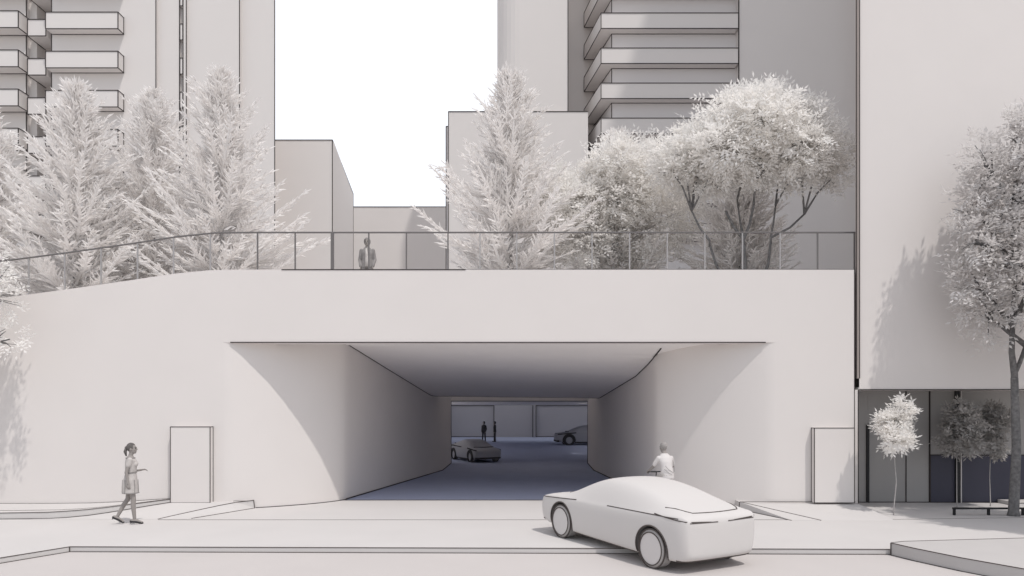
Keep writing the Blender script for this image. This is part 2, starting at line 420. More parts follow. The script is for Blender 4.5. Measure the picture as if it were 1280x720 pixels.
# ------------------------------------------------------------------ RAILING along the deck edge
rail = tag(empty('deck_railing', (0, 19.15, DZ)), 'thin steel railing with slender posts along the deck edge', 'railing')
RY = W0 + .25; rs = RY / F
def rlx(px): return (px - CX) * rs
hr = 1.035
b = MB(); pts = [(-19, RY, topz(-19) + hr)] + [(rlx(q), RY, topz(rlx(q)) + hr) for q in range(-100, 1071, 23)] + [(rlx(1070), RY, topz(9) + hr)]
b.tube(pts, .023, 0, 6)
o = b.build('handrail', M['steel'], rail); o.location = (0, -19.15, -DZ)
pxs = [-57, -10, 36, 81, 126.5, 172, 217, 263, 322, 369, 415, 461, 508, 560, 600, 646, 693, 740, 787, 834, 881, 928, 975, 1022, 1068]
for q in pxs:
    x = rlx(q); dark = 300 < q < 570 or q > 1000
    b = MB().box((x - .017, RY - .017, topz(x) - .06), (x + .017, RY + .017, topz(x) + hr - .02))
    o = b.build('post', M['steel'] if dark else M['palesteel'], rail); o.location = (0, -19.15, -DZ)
b = MB(); x = rlx(415.5); b.box((x - .04, RY - .03, topz(x) - .06), (x + .04, RY + .03, topz(x) + hr + .01)); o = b.build('post', M['steel'], rail); o.location = (0, -19.15, -DZ)


# ------------------------------------------------------------------ BUILDINGS
def tower_part(mb, name, mats, parent):
    o = mb.build(name, mats, parent); o.location = -parent.location; return o


def pbox(px0, px1, py0, py1, Y, depth, mb=None, z0=None, z1=None, lines='', w=.1, y_line=None):
    """upright block whose front face fills photo pixels at distance Y"""
    mb = mb or MB()
    X0 = (px0 - CX) * Y / F; X1 = (px1 - CX) * Y / F
    Z1 = EYE - (py0 - HY) * Y / F if z1 is None else z1; Z0 = EYE - (py1 - HY) * Y / F if z0 is None else z0
    mb.box((X0, Y, Z0), (X1, Y + depth, Z1))
    e = .012
    if 'l' in lines: mb.line([(X0, Y - e, Z0), (X0, Y - e, Z1)], w)
    if 'r' in lines: mb.line([(X1, Y - e, Z0), (X1, Y - e, Z1)], w)
    if 't' in lines: mb.line([(X0, Y - e, Z1), (X1, Y - e, Z1)], w)
    if 'b' in lines: mb.line([(X0, Y - e, Z0), (X1, Y - e, Z0)], w)
    if 'R' in lines:
        mb.line([(X1, Y, Z1), (X1, Y + depth, Z1)], w); mb.line([(X1, Y, Z0), (X1, Y + depth, Z0)], w)
        mb.line([(X1, Y + depth - .05, Z0), (X1, Y + depth - .05, Z1)], w)
    if 'L' in lines:
        mb.line([(X0, Y, Z1), (X0, Y + depth, Z1)], w); mb.line([(X0, Y, Z0), (X0, Y + depth, Z0)], w)
    if 'i' in lines:   # underside, against the wall
        mb.line([(X0, Y + depth - .03, Z0), (X1, Y + depth - .03, Z0)], w)
    return mb


# --- left tower with box balconies
lt = tag(empty('apartment_tower', (-28, 54, DZ)), 'pale apartment tower at left with stacked box balconies above the spiky trees', 'tower')
HT = 45
T1, T2 = M['tower'], M['grey_tower']
b = pbox(64.5, 195, 0, 0, 53.8, 14, z0=DZ, z1=HT, lines='lr', w=.07); tower_part(b, 'wall', [T1, INK], lt)
b = pbox(195.2, 224.5, 0, 0, 54.1, 14, z0=DZ, z1=HT, lines='r', w=.07); tower_part(b, 'wall', [T1, INK], lt)
b = pbox(229, 233, 0, 0, 54.0, 14, z0=DZ, z1=HT, lines='lr', w=.07); b.box(((224.6 - CX) * .0603, 54.3, DZ), ((228.9 - CX) * .0603, 60, HT)); tower_part(b, 'wall', [T1, INK], lt)
b = pbox(233.2, 299.5, 0, 0, 54.2, 7, z0=DZ, z1=HT, lines='r', w=.07); tower_part(b, 'wall', [T1, INK], lt)
Xa_, Xb_ = (299.7 - CX) * 54.6 / F, (343.5 - CX) * 54.6 / F
b = MB().prism([(Xa_, 54.6), (Xb_, 54.6), (Xb_ * 1.26, 68.8), (Xa_ * 1.2, 68.8)], DZ, HT); b.line([(Xb_, 54.59, DZ), (Xb_, 54.59, HT)], .07); tower_part(b, 'wall', [T1, INK], lt)
b = pbox(46, 66, 0, 0, 56.0, 10, z0=DZ, z1=HT, lines='l', w=.07); tower_part(b, 'wall', [T1, INK], lt)
b = pbox(-140, 33, 0, 0, 54.6, 12, z0=DZ, z1=HT, lines='r', w=.07); tower_part(b, 'wall', [T1, INK], lt)
b = pbox(32.5, 46.2, 0, 0, 55.0, 12, z0=DZ, z1=HT, lines='', w=.07); tower_part(b, 'wall', [T1, INK], lt)
fl = 48.9
for i in range(-2, 6):
    y0 = 15.2 + fl * i
    b = pbox(57, 147.6, y0, y0 + 20.8, 53.0, .79, lines='lrtbRi', w=.075); tower_part(b, 'balcony', [T1, INK], lt)
    b = pbox(34.5, 57.5, 24.4 + fl * i, 45 + fl * i, 53.9, 2.2, lines='lrtbLi', w=.075); tower_part(b, 'balcony', [T1, INK], lt)
    b = pbox(-110, 23, 13.6 + fl * i, 34.6 + fl * i, 53.4, 1.1, lines='rtbRi', w=.075); tower_part(b, 'balcony', [T1, INK], lt)
    b = pbox(225, 228.6, 30 + 42.6 * i, 50 + 42.6 * i, 54.0, .9, lines='lrtb', w=.07); tower_part(b, 'balcony', [T1, INK], lt)

# --- stepped block beside the sky
mb_ = tag(empty('office_block', (-17, 62, DZ)), 'plain pale block with sloping side edge left of the sky gap', 'building')
b = pbox(300, 415.5, 175, 0, 60, .6, z0=DZ, lines='tr', w=.08)
P0 = at(415.5, 175, 60.0); P1 = at(441.5, 233, 72.0)
P1.z = P0.z - .9
b.add([(P0.x, 60.6, DZ), (P1.x, 72, DZ), (P1.x, 72, P1.z), (P0.x, 60.6, P0.z), (P0.x - 9, 60.6, DZ), (P1.x - 9, 72, DZ), (P1.x - 9, 72, P1.z), (P0.x - 9, 60.6, P0.z)], [(0, 1, 2, 3), (3, 2, 6, 7), (1, 5, 6, 2)])
b.line([(P0.x, 60, P0.z), (P1.x, 72, P1.z)], .085); b.line([(P1.x, 72, DZ), (P1.x, 72, P1.z)], .085)
tower_part(b, 'wall', [T1, INK], mb_)
lb = tag(empty('low_block', (-14, 76, DZ)), 'low pale block spanning the gap under the open sky', 'building')
b = pbox(416.5, 562, 258.5, 0, 75, 10, z0=DZ, lines='tl', w=.09); tower_part(b, 'wall', [T1, INK], lb)
cb = tag(empty('stepped_block', (-2, 61, DZ)), 'wide pale block with flat roof behind the middle spiky tree', 'building')
b = pbox(560.5, 735, 139.5, 0, 60, 10, z0=DZ, lines='tl', w=.08)
tower_part(b, 'wall', [T1, INK], cb)
b = pbox(557.5, 560.3, 158, 0, 60.6, 6, z0=DZ, lines='lt', w=.075); tower_part(b, 'side_pier', [T2, INK], cb)

# --- right tower
rt = tag(empty('balcony_tower', (8, 66, DZ)), 'grey tower with wrap-around balconies and rounded pale core above the trees', 'tower')
b = MB(); Yt = 60.3                       # pale core with a rounded left corner
X0 = (621 - CX) * Yt / F; X1 = (710 - CX) * Yt / F
poly = [(X1, Yt + 10), (X0, Yt + 10)] + [(X0 + 1.9 - 1.9 * math.cos(t * math.pi / 2), Yt + 1.9 - 1.9 * math.sin(t * math.pi / 2)) for t in [i / 8 for i in range(9)]] + [(X1, Yt)]
b.prism(poly[::-1] if False else poly, 20, 52); b.line([(X1, Yt - .01, 20), (X1, Yt - .01, 52)], .085)
o = tower_part(b, 'core', [T1, INK], rt)
b = pbox(709, 765, 145, 0, 64.6, 8, z1=52, z0=DZ, lines='', w=.1); b.line([at(709, 144, 64.5), at(735, 145, 64.5)], .08); tower_part(b, 'wall', [T1, INK], rt)
b = MB(); Yw = 59.85; Xa = (764.5 - CX) * Yw / F; Xb = (923 - CX) * Yw / F; Xc = Xa - 1.2
b.prism([(Xa, Yw), (Xb, Yw), (Xb, Yw + 10), (Xc - .6, Yw + 10)], DZ, 52)
b.line([(Xa, Yw - .01, DZ), (Xa, Yw - .01, 52)], .08); tower_part(b, 'wall', [M['grey_tower'], INK], rt)
for i in range(-3, 7):
    yt = 16.3 + 43.8 * i; Yf = 59.0
    zt = EYE - (yt - HY) * Yf / F; zb = zt - 19.4 * Yf / F
    x0 = (751.3 - CX) * Yf / F; x1 = (922.5 - CX) * Yf / F; xb = 90.2 * 64.2 / F; yb = 64.2
    poly = [(x0, Yf), (x1, Yf), (x1, yb), (xb, yb)]
    b = MB().prism(poly, zb, zt)
    q = [(x1, Yf), (x0, Yf), (xb, yb)]
    b.line([(x, y - .015, zt) for x, y in q], .08); b.line([(x, y - .015, zb) for x, y in q], .08)
    b.line([(x0, Yf - .01, zb), (x0, Yf - .01, zt)], .08); b.line([(xb - .01, yb, zb), (xb - .01, yb, zt)], .08)
    b.line([(x1, Yw - .02, zb - .01), (Xa, Yw - .02, zb - .01), (Xc, Yw + 6, zb - .01)], .075); b.line([(xb, yb, zb), (xb + 1.1, yb, zb)], .08)
    tower_part(b, 'balcony', [T1, INK], rt)

# --- grey tower in shade, between
st = tag(empty('shaded_tower', (24, 60, DZ)), 'plain grey tower in shade behind the spreading leafy tree', 'tower')
b = pbox(923.4, 1130, 0, 0, 59.2, 12, z0=DZ, z1=52, lines='l', w=.11); tower_part(b, 'wall', [T1, INK], st)

# --- right building with shop front
rb = tag(empty('corner_building', (14, W0, 0)), 'tall plain white corner building at right above a dark shop front', 'building')
xe = wx(1074.5); WB = W0 + .02
b = MB().prism([(xe, WB), (40, WB), (40, 50), (26, 50), (xe + .25, WB + .45)], wz(487), 20)
b.line([(xe, WB - .01, wz(487)), (40, WB - .01, wz(487))], .035)
tower_part(b, 'upper_wall', [M['wall'], INK], rb)
tower_part(MB().prism([(26.6, 20), (60, 20), (60, 55), (26.6, 55)], 19, 84), 'tower', M['tower'], rb)  # unseen block, placed and sized to cast shade on the towers and court
b = MB().box((xe - .085, WB - .03, wz(473)), (xe - .005, WB + .03, 20.0)); b.line([(xe - .085, WB - .034, wz(473)), (xe - .085, WB - .034, 20)], .022); b.line([(xe - .005, WB - .034, wz(473)), (xe - .005, WB - .034, 20)], .022)  # shade of the building's narrow side, painted as a brown strip
tower_part(b, 'shaded_side_strip', [mat('side_shade_brown', (.34, .30, .28)), INK], rb)
YS = 20.3; zs = lambda py: EYE - (py - HY) * YS / F; sx = lambda px: (px - CX) * YS / F
b = MB().box((wx(1074), WB + .02, wz(487) + .002), (40, YS + 1, wz(487) + .06)); tower_part(b, 'soffit', M['soffit'], rb)
b = MB().box((wend + .005, W0 + .03, -.1), (wx(1073.5), YS, wz(487))); b.line([(wx(1073.5), W0 + .03, 0), (wx(1073.5), W0 + .03, wz(487))], .03); tower_part(b, 'pier', [M['wall'], INK], rb)
def panel(x0, x1, z0, z1, m, name, lines='lr', y=YS):
    b = MB().box((sx(x0), y, z0), (sx(x1), y + .12, z1))
    if 'l' in lines: b.line([(sx(x0), y - .01, z0), (sx(x0), y - .01, z1)], .034)
    if 'r' in lines: b.line([(sx(x1), y - .01, z0), (sx(x1), y - .01, z1)], .034)
    if 't' in lines: b.line([(sx(x0), y - .01, z1), (sx(x1), y - .01, z1)], .034)
    if 'b' in lines: b.line([(sx(x0), y - .01, z0 + .01), (sx(x1), y - .01, z0 + .01)], .034)
    return tower_part(b, name, [m, INK], rb)
ztop = wz(487)
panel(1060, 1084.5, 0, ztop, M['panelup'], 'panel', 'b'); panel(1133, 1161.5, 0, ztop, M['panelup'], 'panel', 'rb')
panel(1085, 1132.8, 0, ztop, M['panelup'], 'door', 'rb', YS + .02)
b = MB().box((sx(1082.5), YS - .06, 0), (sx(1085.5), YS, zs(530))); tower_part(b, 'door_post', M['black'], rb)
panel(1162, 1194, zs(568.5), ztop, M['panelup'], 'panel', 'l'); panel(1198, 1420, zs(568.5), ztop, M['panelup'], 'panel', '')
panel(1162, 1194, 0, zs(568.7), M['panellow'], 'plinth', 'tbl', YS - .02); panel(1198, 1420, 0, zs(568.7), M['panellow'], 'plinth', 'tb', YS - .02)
b = MB().box((sx(1193), YS - .08, 0), (sx(1197.6), YS + .1, ztop)); tower_part(b, 'mullion', M['black'], rb)
b = MB().box((sx(1199.5), YS - .06, 0), (sx(1200.7), YS - .025, ztop)); tower_part(b, 'mullion', M['rim'], rb)
b = MB().box((sx(1246), YS - .9, 0), (30, YS - .03, .10)); b.line([(sx(1246), YS - .9, .10), (30, YS - .9, .10)], .02); tower_part(b, 'step', [M['pave'], INK], rb)

# ------------------------------------------------------------------ low black hoop rail
hb = tag(empty('bollard_rail', (12, 17.86, 0)), 'low black rail on short posts on the pavement by the shop front', 'rail')
X0 = 10.97; b = MB().box((0, 0, 0), (0.001, 0.001, 0.001))
b = MB(); b.box((X0 - .03, 17.82, .15), (16.2, 17.9, .19)); o = b.build('bar', M['black'], hb); o.location = -hb.location
for i in range(6):
    x = X0 + .85 * i
    o = MB().box((x - .025, 17.835, 0), (x + .025, 17.885, .15)).build('post', M['black'], hb); o.location = -hb.location


# ------------------------------------------------------------------ TREES
def finish(name, V, Fc, m, parent, smooth=False):
    me = bpy.data.meshes.new(name); me.from_pydata(V, [], Fc); me.materials.append(m); me.update()
    if smooth: me.polygons.foreach_set('use_smooth', [True] * len(me.polygons))
    return link(name, me, parent)


def spindle(mb, p, d, ln, r):
    """fat tapering spray of needles"""
    d = d.normalized(); a = d.orthogonal().normalized(); c = d.cross(a)
    t = random.random() * 6.28; a, c = a * math.cos(t) + c * math.sin(t), c * math.cos(t) - a * math.sin(t)
    o = len(mb.v)
    q1 = p + d * ln * .25; q2 = p + d * ln * .7; e = p + d * ln
    mb.v.append(tuple(p))
    for q, rr in ((q1, r), (q2, r * .8)):
        for s in range(3):
            g = a * math.cos(2.0944 * s) + c * math.sin(2.0944 * s)
            mb.v.append(tuple(q + g * rr))
    mb.v.append(tuple(e))
    for s in range(3):
        s2 = (s + 1) % 3
        mb.f += [(o, o + 1 + s2, o + 1 + s), (o + 1 + s, o + 1 + s2, o + 4 + s2, o + 4 + s), (o + 4 + s, o + 4 + s2, o + 7)]
        mb.m += [0, 0, 0]


def conifer(seed, H=8.0, R=2.6, label='', loc=(0, 0, 0), group=None, needle='needle'):
    random.seed(seed)
    root = tag(empty('spruce_tree', loc), label, 'tree', group)
    tr = MB(); tr.tube([(0, 0, -.1), (.02, 0, H * .3), (-.02, .02, H * .65), (0, 0, H * .99)], [.11, .085, .05, .012], 0, 8)
    cr = MB()
    z = .2; ang = random.random() * 6
    while z < H * .985:
        t = z / H
        ang += 2.39996 + random.uniform(-.5, .5)
        Lb = R * (1 - t) ** .8 * random.choice((1.0, 1.0, .85, .7, 1.15, .55)) * random.uniform(.88, 1.1) + .10
        rise = .22 + .62 * t + random.uniform(-.2, .24)
        d = Vector((math.cos(ang), math.sin(ang), rise)).normalized()
        p0 = Vector((0, 0, z)); mid = p0 + d * Lb * .55 - Vector((0, 0, .07 * Lb)); e = p0 + d * Lb + Vector((random.uniform(-.1, .1), random.uniform(-.1, .1), random.uniform(0, .14) * Lb))
        rb_ = .022 + .014 * Lb
        cr.tube([p0, mid, e], [rb_, rb_ * .9, .014], 0, 5)
        side = d.cross(Vector((0, 0, 1))).normalized(); upv = side.cross(d)
        nt_ = max(4, int(Lb / .10))
        for j in range(nt_):
            u = .12 + .88 * (j + random.random()) / nt_
            q = p0.lerp(mid, u / .55) if u < .55 else mid.lerp(e, (u - .55) / .45)
            ln = (.20 + .40 * (1 - u)) * random.uniform(.6, 1.35) * (1.1 - .35 * t)
            for sd_ in (-1, 1):
                if random.random() < .18: continue
                dd = d * random.uniform(.7, 1.2) + side * sd_ * random.uniform(.35, 1.0) + upv * random.uniform(-.35, .6)
                spindle(cr, q, dd, ln, random.uniform(.015, .032))
                if ln > .34 and random.random() < .6:
                    q2 = q + dd.normalized() * ln * .5
                    spindle(cr, q2, dd + d * .8 + upv * random.uniform(-.3, .5), ln * .55, random.uniform(.010, .02))
            if random.random() < .4:
                spindle(cr, q, d + upv * random.uniform(.1, .8) + side * random.uniform(-.5, .5), random.uniform(.15, .32), random.uniform(.012, .022))
        spindle(cr, e - d * .05, d, .28, .022)
        z += (.042 - .02 * t) * H / 8 * random.uniform(.7, 1.3)
    for i in range(7):
        spindle(cr, Vector((0, 0, H * .96)), Vector((random.uniform(-.4, .4), random.uniform(-.4, .4), 1)), random.uniform(.2, .45), .02)
    tr.build('trunk', M['bark'], root, True); cr.build('crown', M[needle], root)
    return root


def leaf_sprays(mb, p, d, n, ln, lf):
    """a twig of paired leaflets"""
    d = d.normalized(); side = d.cross(Vector((0, 0, 1)))
    if side.length < .1: side = Vector((1, 0, 0))
    side.normalize(); up = side.cross(d).normalized()
    roll = random.uniform(-.8, .8); side, up = side * math.cos(roll) + up * math.sin(roll), up * math.cos(roll) - side * math.sin(roll)
    for i in range(n):
        u = (i + 1) / n; q = p + d * ln * u - Vector((0, 0, .10 * ln * u * u))
        for s in ((-1, 1) if i < n - 1 else (0,)):
            a = (side * s * random.uniform(.7, 1.0) + d * random.uniform(.35, .8) + up * random.uniform(-.35, .45)).normalized()
            wv = a.cross(up).normalized() * lf * random.uniform(.17, .24); l = lf * random.uniform(.75, 1.2)
            nrm = a.cross(wv).normalized() * lf * .05
            o = len(mb.v)
            mb.v += [tuple(q), tuple(q + a * l * .45 + wv + nrm), tuple(q + a * l), tuple(q + a * l * .45 - wv + nrm)]
            mb.f += [(o, o + 1, o + 2), (o, o + 2, o + 3)]; mb.m += [0, 0]


def broadleaf(seed, label, loc, crown_c, crown_r, stems, group=None, twigs=2200, lf=.15, leafmat='leaf', bark='darkbark', cat='tree', name='leafy_tree', shell=.55, bottom=-.6, tr_r=.07, lobes=9, twl=.34, extra=None, explicit=None):
    """stems: list of (base offset, first fork) tuples; branches run on to points inside lobes of the crown"""
    random.seed(seed); rng = random
    root = tag(empty(name, loc), label, cat, group)
    C = Vector(crown_c); Rr = Vector(crown_r)
    lob = []
    for i in range(lobes):
        while True:
            v = Vector((rng.uniform(-1, 1), rng.uniform(-1, 1), rng.uniform(bottom, 1)))
            if .25 < v.length < .78 and all((v - l[0]).length > .28 for l in lob): break
            if rng.random() < .02: break
        lob.append((v, rng.uniform(.34, .52)))
    lob.append((Vector((0, 0, .1)), .5))
    for e_ in (extra or []): lob.append((Vector(e_[:3]), e_[3]))
    if explicit: lob = [(Vector(e_[:3]), e_[3]) for e_ in explicit]
    tr = MB(); cr = MB(); tips = []
    forks = []
    for st_ in stems:
        base, fork = st_[:2]; tk = st_[2] if len(st_) > 2 else 1
        base = Vector(base); fork = Vector(fork); mid = base.lerp(fork, .5) + Vector((rng.uniform(-.06, .06), rng.uniform(-.06, .06), 0))
        tr.tube([base + Vector((0, 0, -.06)), base + Vector((0, 0, .12)), mid, fork], [tr_r * (1.35 if tk == 1 else 1) * tk, tr_r * tk, tr_r * .85 * tk, tr_r * .7 * tk], 0, 8)
        forks.append(fork)
    for v, r in lob:
        tgt = C + Vector((v.x * Rr.x, v.y * Rr.y, v.z * Rr.z))
        f = min(forks, key=lambda q: ((q - tgt).xy.length + .3 * (q - tgt).length + (10 if q.z > tgt.z - .35 else 0) + .25 * max(0, tgt.z - q.z)))
        mid = f.lerp(tgt, .5) + Vector((rng.uniform(-.12, .12), rng.uniform(-.12, .12), .12)) * Rr.z * .35
        tr.tube([f, mid, tgt], [tr_r * .62, tr_r * .4, tr_r * .14], 0, 6)
        for j in range(7):
            vv = Vector((rng.gauss(0, 1), rng.gauss(0, 1), rng.gauss(0, 1))).normalized() * r * rng.uniform(.6, .95)
            t2 = tgt + Vector((vv.x * Rr.x, vv.y * Rr.y, vv.z * Rr.z)); s_ = mid.lerp(tgt, rng.uniform(.2, 1))
            tr.tube([s_, s_.lerp(t2, .5) + Vector((0, 0, .05)), t2], [tr_r * .2, tr_r * .13, tr_r * .05], 0, 4)
            tips.append((t2, (t2 - C)))
    tot = sum(r ** 2 for v, r in lob)
    for v, r in lob:
        for i in range(int(twigs * r * r / tot)):
            u = Vector((rng.gauss(0, 1), rng.gauss(0, 1), rng.gauss(0, 1))).normalized()
            k_ = r * (rng.uniform(shell, 1.0) + (rng.random() ** 6) * .35)
            q = v + u * k_
            q = C + Vector((q.x * Rr.x, q.y * Rr.y, q.z * Rr.z))
            d = (u + Vector((rng.uniform(-.6, .6), rng.uniform(-.6, .6), rng.uniform(-.5, .5))))
            leaf_sprays(cr, q - d.normalized() * twl * .5, d, rng.choice((3, 4, 4, 5)), twl * rng.uniform(.7, 1.25), lf)
    tr.build('trunk', M[bark], root, True); cr.build('crown', M[leafmat], root)
    return root


def deck_at(px, Y): x = (px - CX) * Y / F; return (x, Y, topz(x) - .05)


def con(seed, px, topy, Y, R, label):
    l = deck_at(px, Y); H = EYE - (topy - HY) * Y / F - l[2]
    return conifer(seed, H, R, label, l, 'spiky white conifers on the deck')


con(3, 275, 90, 22.6, 3.05, 'tallest spiky white conifer of the left clump, beside the low block')
con(5, 95, 106, 22.0, 3.1, 'spiky white conifer with its tip against the stacked balconies')
con(7, 193, 114, 24.6, 3.2, 'spiky white conifer standing between two others before the tower wall')
con(11, -22, 128, 23.0, 3.0, 'spiky white conifer cut off by the left picture edge')
con(13, 637, 92, 22.3, 3.0, 'lone large spiky white conifer in the middle of the deck')
con(17, 772, 168, 25.0, 2.8, 'smaller spiky conifer half hidden behind a round leafy tree')
con(19, 925, 205, 23.8, 2.3, 'low shaded conifer behind the stems of the spreading leafy tree')

# round leafy tree right of the middle conifer
l = deck_at(762, 23.4)
broadleaf(21, 'round white leafy tree between the middle conifer and the spreading tree', l, (0, 0, 2.75), (2.75, 1.8, 2.3), [((0, 0, 0), (.1, 0, 1.3)), ((-.1, 0, 0), (-.4, .1, 1.5))], twigs=5200, lf=.155, bark='bark', lobes=13, tr_r=.06)
# spreading multi-stemmed tree
l = deck_at(932, 21.0); kx = 21.0 / F
broadleaf(23, 'spreading white leafy tree with several dark stems by the railing end', l, (.12, 0, 3.75), (2.72, 2.2, 1.9),
          [((-.02, 0, 0), (-.06, 0, 1.25), 1.15), ((-.06, 0, 1.22), (-.55, .1, 2.2), .8), ((-.06, 0, 1.22), (.2, -.1, 2.3), .85), ((-.06, 0, 1.22), (-.15, .3, 2.6), .6), ((-.55, .05, 0), (-1.05, 0, 1.2), .8), ((-1.05, 0, 1.18), (-1.55, .1, 2.2), .6), ((.5, 0, 0), (.75, .05, 1.3), .9), ((.75, .05, 1.28), (1.75, .1, 2.1), .7), ((.75, .05, 1.28), (.95, .2, 2.4), .6), ((.2, -.1, 2.28), (.3, -.2, 3.1), .6)],
          twigs=5600, lf=.16, bottom=-.35, shell=.45, tr_r=.055, explicit=[(-.72, 0, .02, .33), (-.45, .2, .25, .4), (-.12, -.2, .52, .44), (.22, .1, .72, .42), (.5, 0, .48, .42), (.72, -.1, .08, .36), (.1, .3, .1, .5), (-.3, -.4, -.02, .42), (.35, -.4, .0, .42), (0, -.5, .35, .42), (.45, .5, .3, .4), (-.5, .4, -.1, .35), (.05, -.2, -.2, .34), (.45, -.1, -.32, .24), (-.45, 0, -.36, .26), (.9, 0, -.3, .2), (-.84, 0, -.2, .22)])
# street tree at the right
Yt = 17.75; xt = (1267 - CX) * Yt / F
broadleaf(29, 'tall street tree with dark limbs before the white corner building', (xt, Yt, 0), (.1, -.15, 6.8), (1.85, 1.1, 2.9),
          [((0, 0, 0), (0.02, 0, 3.4)), ((.02, 0, 3.38), (-.06, -.05, 4.7), .66), ((-.06, -.05, 4.68), (.06, 0, 6.0), .46), ((.06, 0, 5.98), (0, 0, 7.6), .32), ((.02, 0, 3.38), (.3, 0, 4.2), .5)], leafmat='streetleaf', twigs=2500, lf=.15, bottom=-.9, tr_r=.12, shell=.35, explicit=[(-.5, 0, .62, .3), (-.62, .1, .3, .33), (-.66, -.1, -.02, .34), (-.64, 0, -.35, .34), (-.45, .1, -.64, .27), (0, -.2, .7, .34), (0, .2, .35, .45), (0, 0, 0, .5), (0, -.2, -.4, .45), (.6, 0, .5, .4), (.65, 0, .1, .45), (.65, 0, -.3, .4), (.4, 0, -.6, .3), (-.02, 0, .92, .2)])
broadleaf(37, 'street tree standing outside the right picture edge, shading the pavement', (13.7, 14.0, 0), (0, 0, 5.9), (1.9, 1.9, 2.6),
          [((0, 0, 0), (0.02, 0, 3.2))], leafmat='streetleaf', twigs=3600, lf=.17, bottom=-.9, tr_r=.12, lobes=12, shell=.35)
# leafy tree outside the left edge, its twigs hanging into view
broadleaf(31, 'near leafy tree at the left edge with twigs hanging before the wall', (-14.5, 17.6, 0), (0, 0, 6.0), (2.5, 1.05, 2.2),
          [((0, 0, 0), (.1, 0, 3.6))], twigs=1050, lf=.13, bottom=-.8, tr_r=.11, lobes=9, extra=[(.86, .1, -.75, .2), (.7, 0, .1, .25)])
# small clipped trees at the shop front
def bush(seed, px, py, Y, r, label, m):
    x = (px - CX) * Y / F; z = EYE - (py - HY) * Y / F
    return broadleaf(seed, label, (x, Y, 0), (0, 0, z), (r, r * .9, r * 1.03), [((0, 0, 0), (0, 0, z - r * .9))], twigs=620, lf=.12, bottom=-.8, tr_r=.013, lobes=7, twl=.2, shell=.5, leafmat=m, bark='bark', name='potted_tree' if False else 'small_tree', group='small round trees at the shop front')
bush(41, 1117, 532, 17.9, .62, 'small bright round tree before the shop door', 'leaf')
bush(43, 1196, 534, 19.3, .72, 'small round tree in painted shade against the dark mullion', 'shadeleaf')
bush(47, 1238, 533, 19.5, .70, 'small round tree in painted shade nearest the big street tree trunk', 'shadeleaf')


# ------------------------------------------------------------------ CARS
def car_shell():
    L_ = 4.75
    # stations along x (front is +x): half width at belt, bottom z, sill half width, belt z, top z (centre), roof half width
    S = [(-2.14, .70, .34, .66, .80, .82, .56), (-2.12, .80, .26, .76, .92, .935, .66), (-2.02, .86, .20, .83, .965, .995, .68), (-1.86, .895, .175, .865, .965, 1.035, .655),
         (-1.5, .915, .165, .885, .94, 1.13, .63), (-1.05, .92, .16, .89, .915, 1.265, .61), (-.6, .92, .155, .89, .895, 1.35, .61), (-.1, .92, .155, .89, .88, 1.385, .62), (.35, .92, .155, .89, .865, 1.355, .60),
         (.8, .915, .155, .885, .85, 1.21, .60), (1.15, .91, .155, .88, .84, 1.03, .63), (1.45, .905, .16, .875, .83, .905, .68), (1.8, .895, .175, .865, .81, .86, .70), (2.08, .875, .20, .84, .78, .815, .68),
         (2.24, .83, .24, .80, .73, .755, .60), (2.30, .74, .32, .70, .66, .68, .50)]
    rows = []
    for (x, wb, zb, ws, zbelt, zt, wr) in S:
        hgt = zt - zbelt
        rows.append([(x, 0, zb), (x, ws * .6, zb), (x, ws * .94, zb + .015), (x, ws, zb + .07), (x, wb * .995, zb + (zbelt - zb) * .42), (x, wb, zb + (zbelt - zb) * .75), (x, wb * .975, zbelt - .02),
                     (x, wb * .945, zbelt + .01), (x, wb * .945 + (wr - wb * .945) * .45, zbelt + hgt * .48), (x, wr, zbelt + hgt * .86), (x, wr * .72, zbelt + hgt * .975), (x, 0, zt)])
    n = len(rows[0]); V = []; Fs = []
    full = []
    for r in rows:
        ring = [(x, y, z) for x, y, z in r] + [(x, -y, z) for x, y, z in r[-2:0:-1]]
        full.append(ring)
    m_ = len(full[0])
    for ring in full: V += ring
    for i in range(len(full) - 1):
        for j in range(m_): Fs.append((i * m_ + j, i * m_ + (j + 1) % m_, (i + 1) * m_ + (j + 1) % m_, (i + 1) * m_ + j))
    Fs.append(tuple(range(m_))); Fs.append(tuple((len(full) - 1) * m_ + j for j in range(m_ - 1, -1, -1)))
    return V, Fs


AX = (1.40, -1.36); RW = .335


def eval_mesh(o):
    dg = bpy.context.evaluated_depsgraph_get(); dg.update()
    return bpy.data.meshes.new_from_object(o.evaluated_get(dg), depsgraph=dg)


V, Fs = car_shell()
me = bpy.data.meshes.new('car_cage'); me.from_pydata(V, [], Fs); me.update()
bmx = bmesh.new(); bmx.from_mesh(me); bmesh.ops.recalc_face_normals(bmx, faces=bmx.faces); bmx.to_mesh(me); bmx.free()
tmp = link('cage', me); tmp.modifiers.new('s', 'SUBSURF').levels = 3; tmp.modifiers['s'].render_levels = 3
solid = eval_mesh(tmp)
bmx = bmesh.new(); bmx.from_mesh(solid); tree = BVHTree.FromBMesh(bmx); bmx.free()
cut = MB()
for ax in AX:
    for s in (-1, 1):
        o = len(cut.v); nn = 40
        for yy in (s * .64, s * 1.2):
            for i in range(nn): cut.v.append((ax + (RW + .055) * math.cos(2 * math.pi * i / nn), yy, RW + (RW + .055) * math.sin(2 * math.pi * i / nn)))
        for i in range(nn): cut.f.append((o + i, o + (i + 1) % nn, o + nn + (i + 1) % nn, o + nn + i)); cut.m.append(0)
        cut.f += [tuple(o + nn - 1 - i for i in range(nn)), tuple(o + nn + i for i in range(nn))]; cut.m += [0, 0]
cme = bpy.data.meshes.new('cut'); cme.from_pydata(cut.v, [], cut.f)
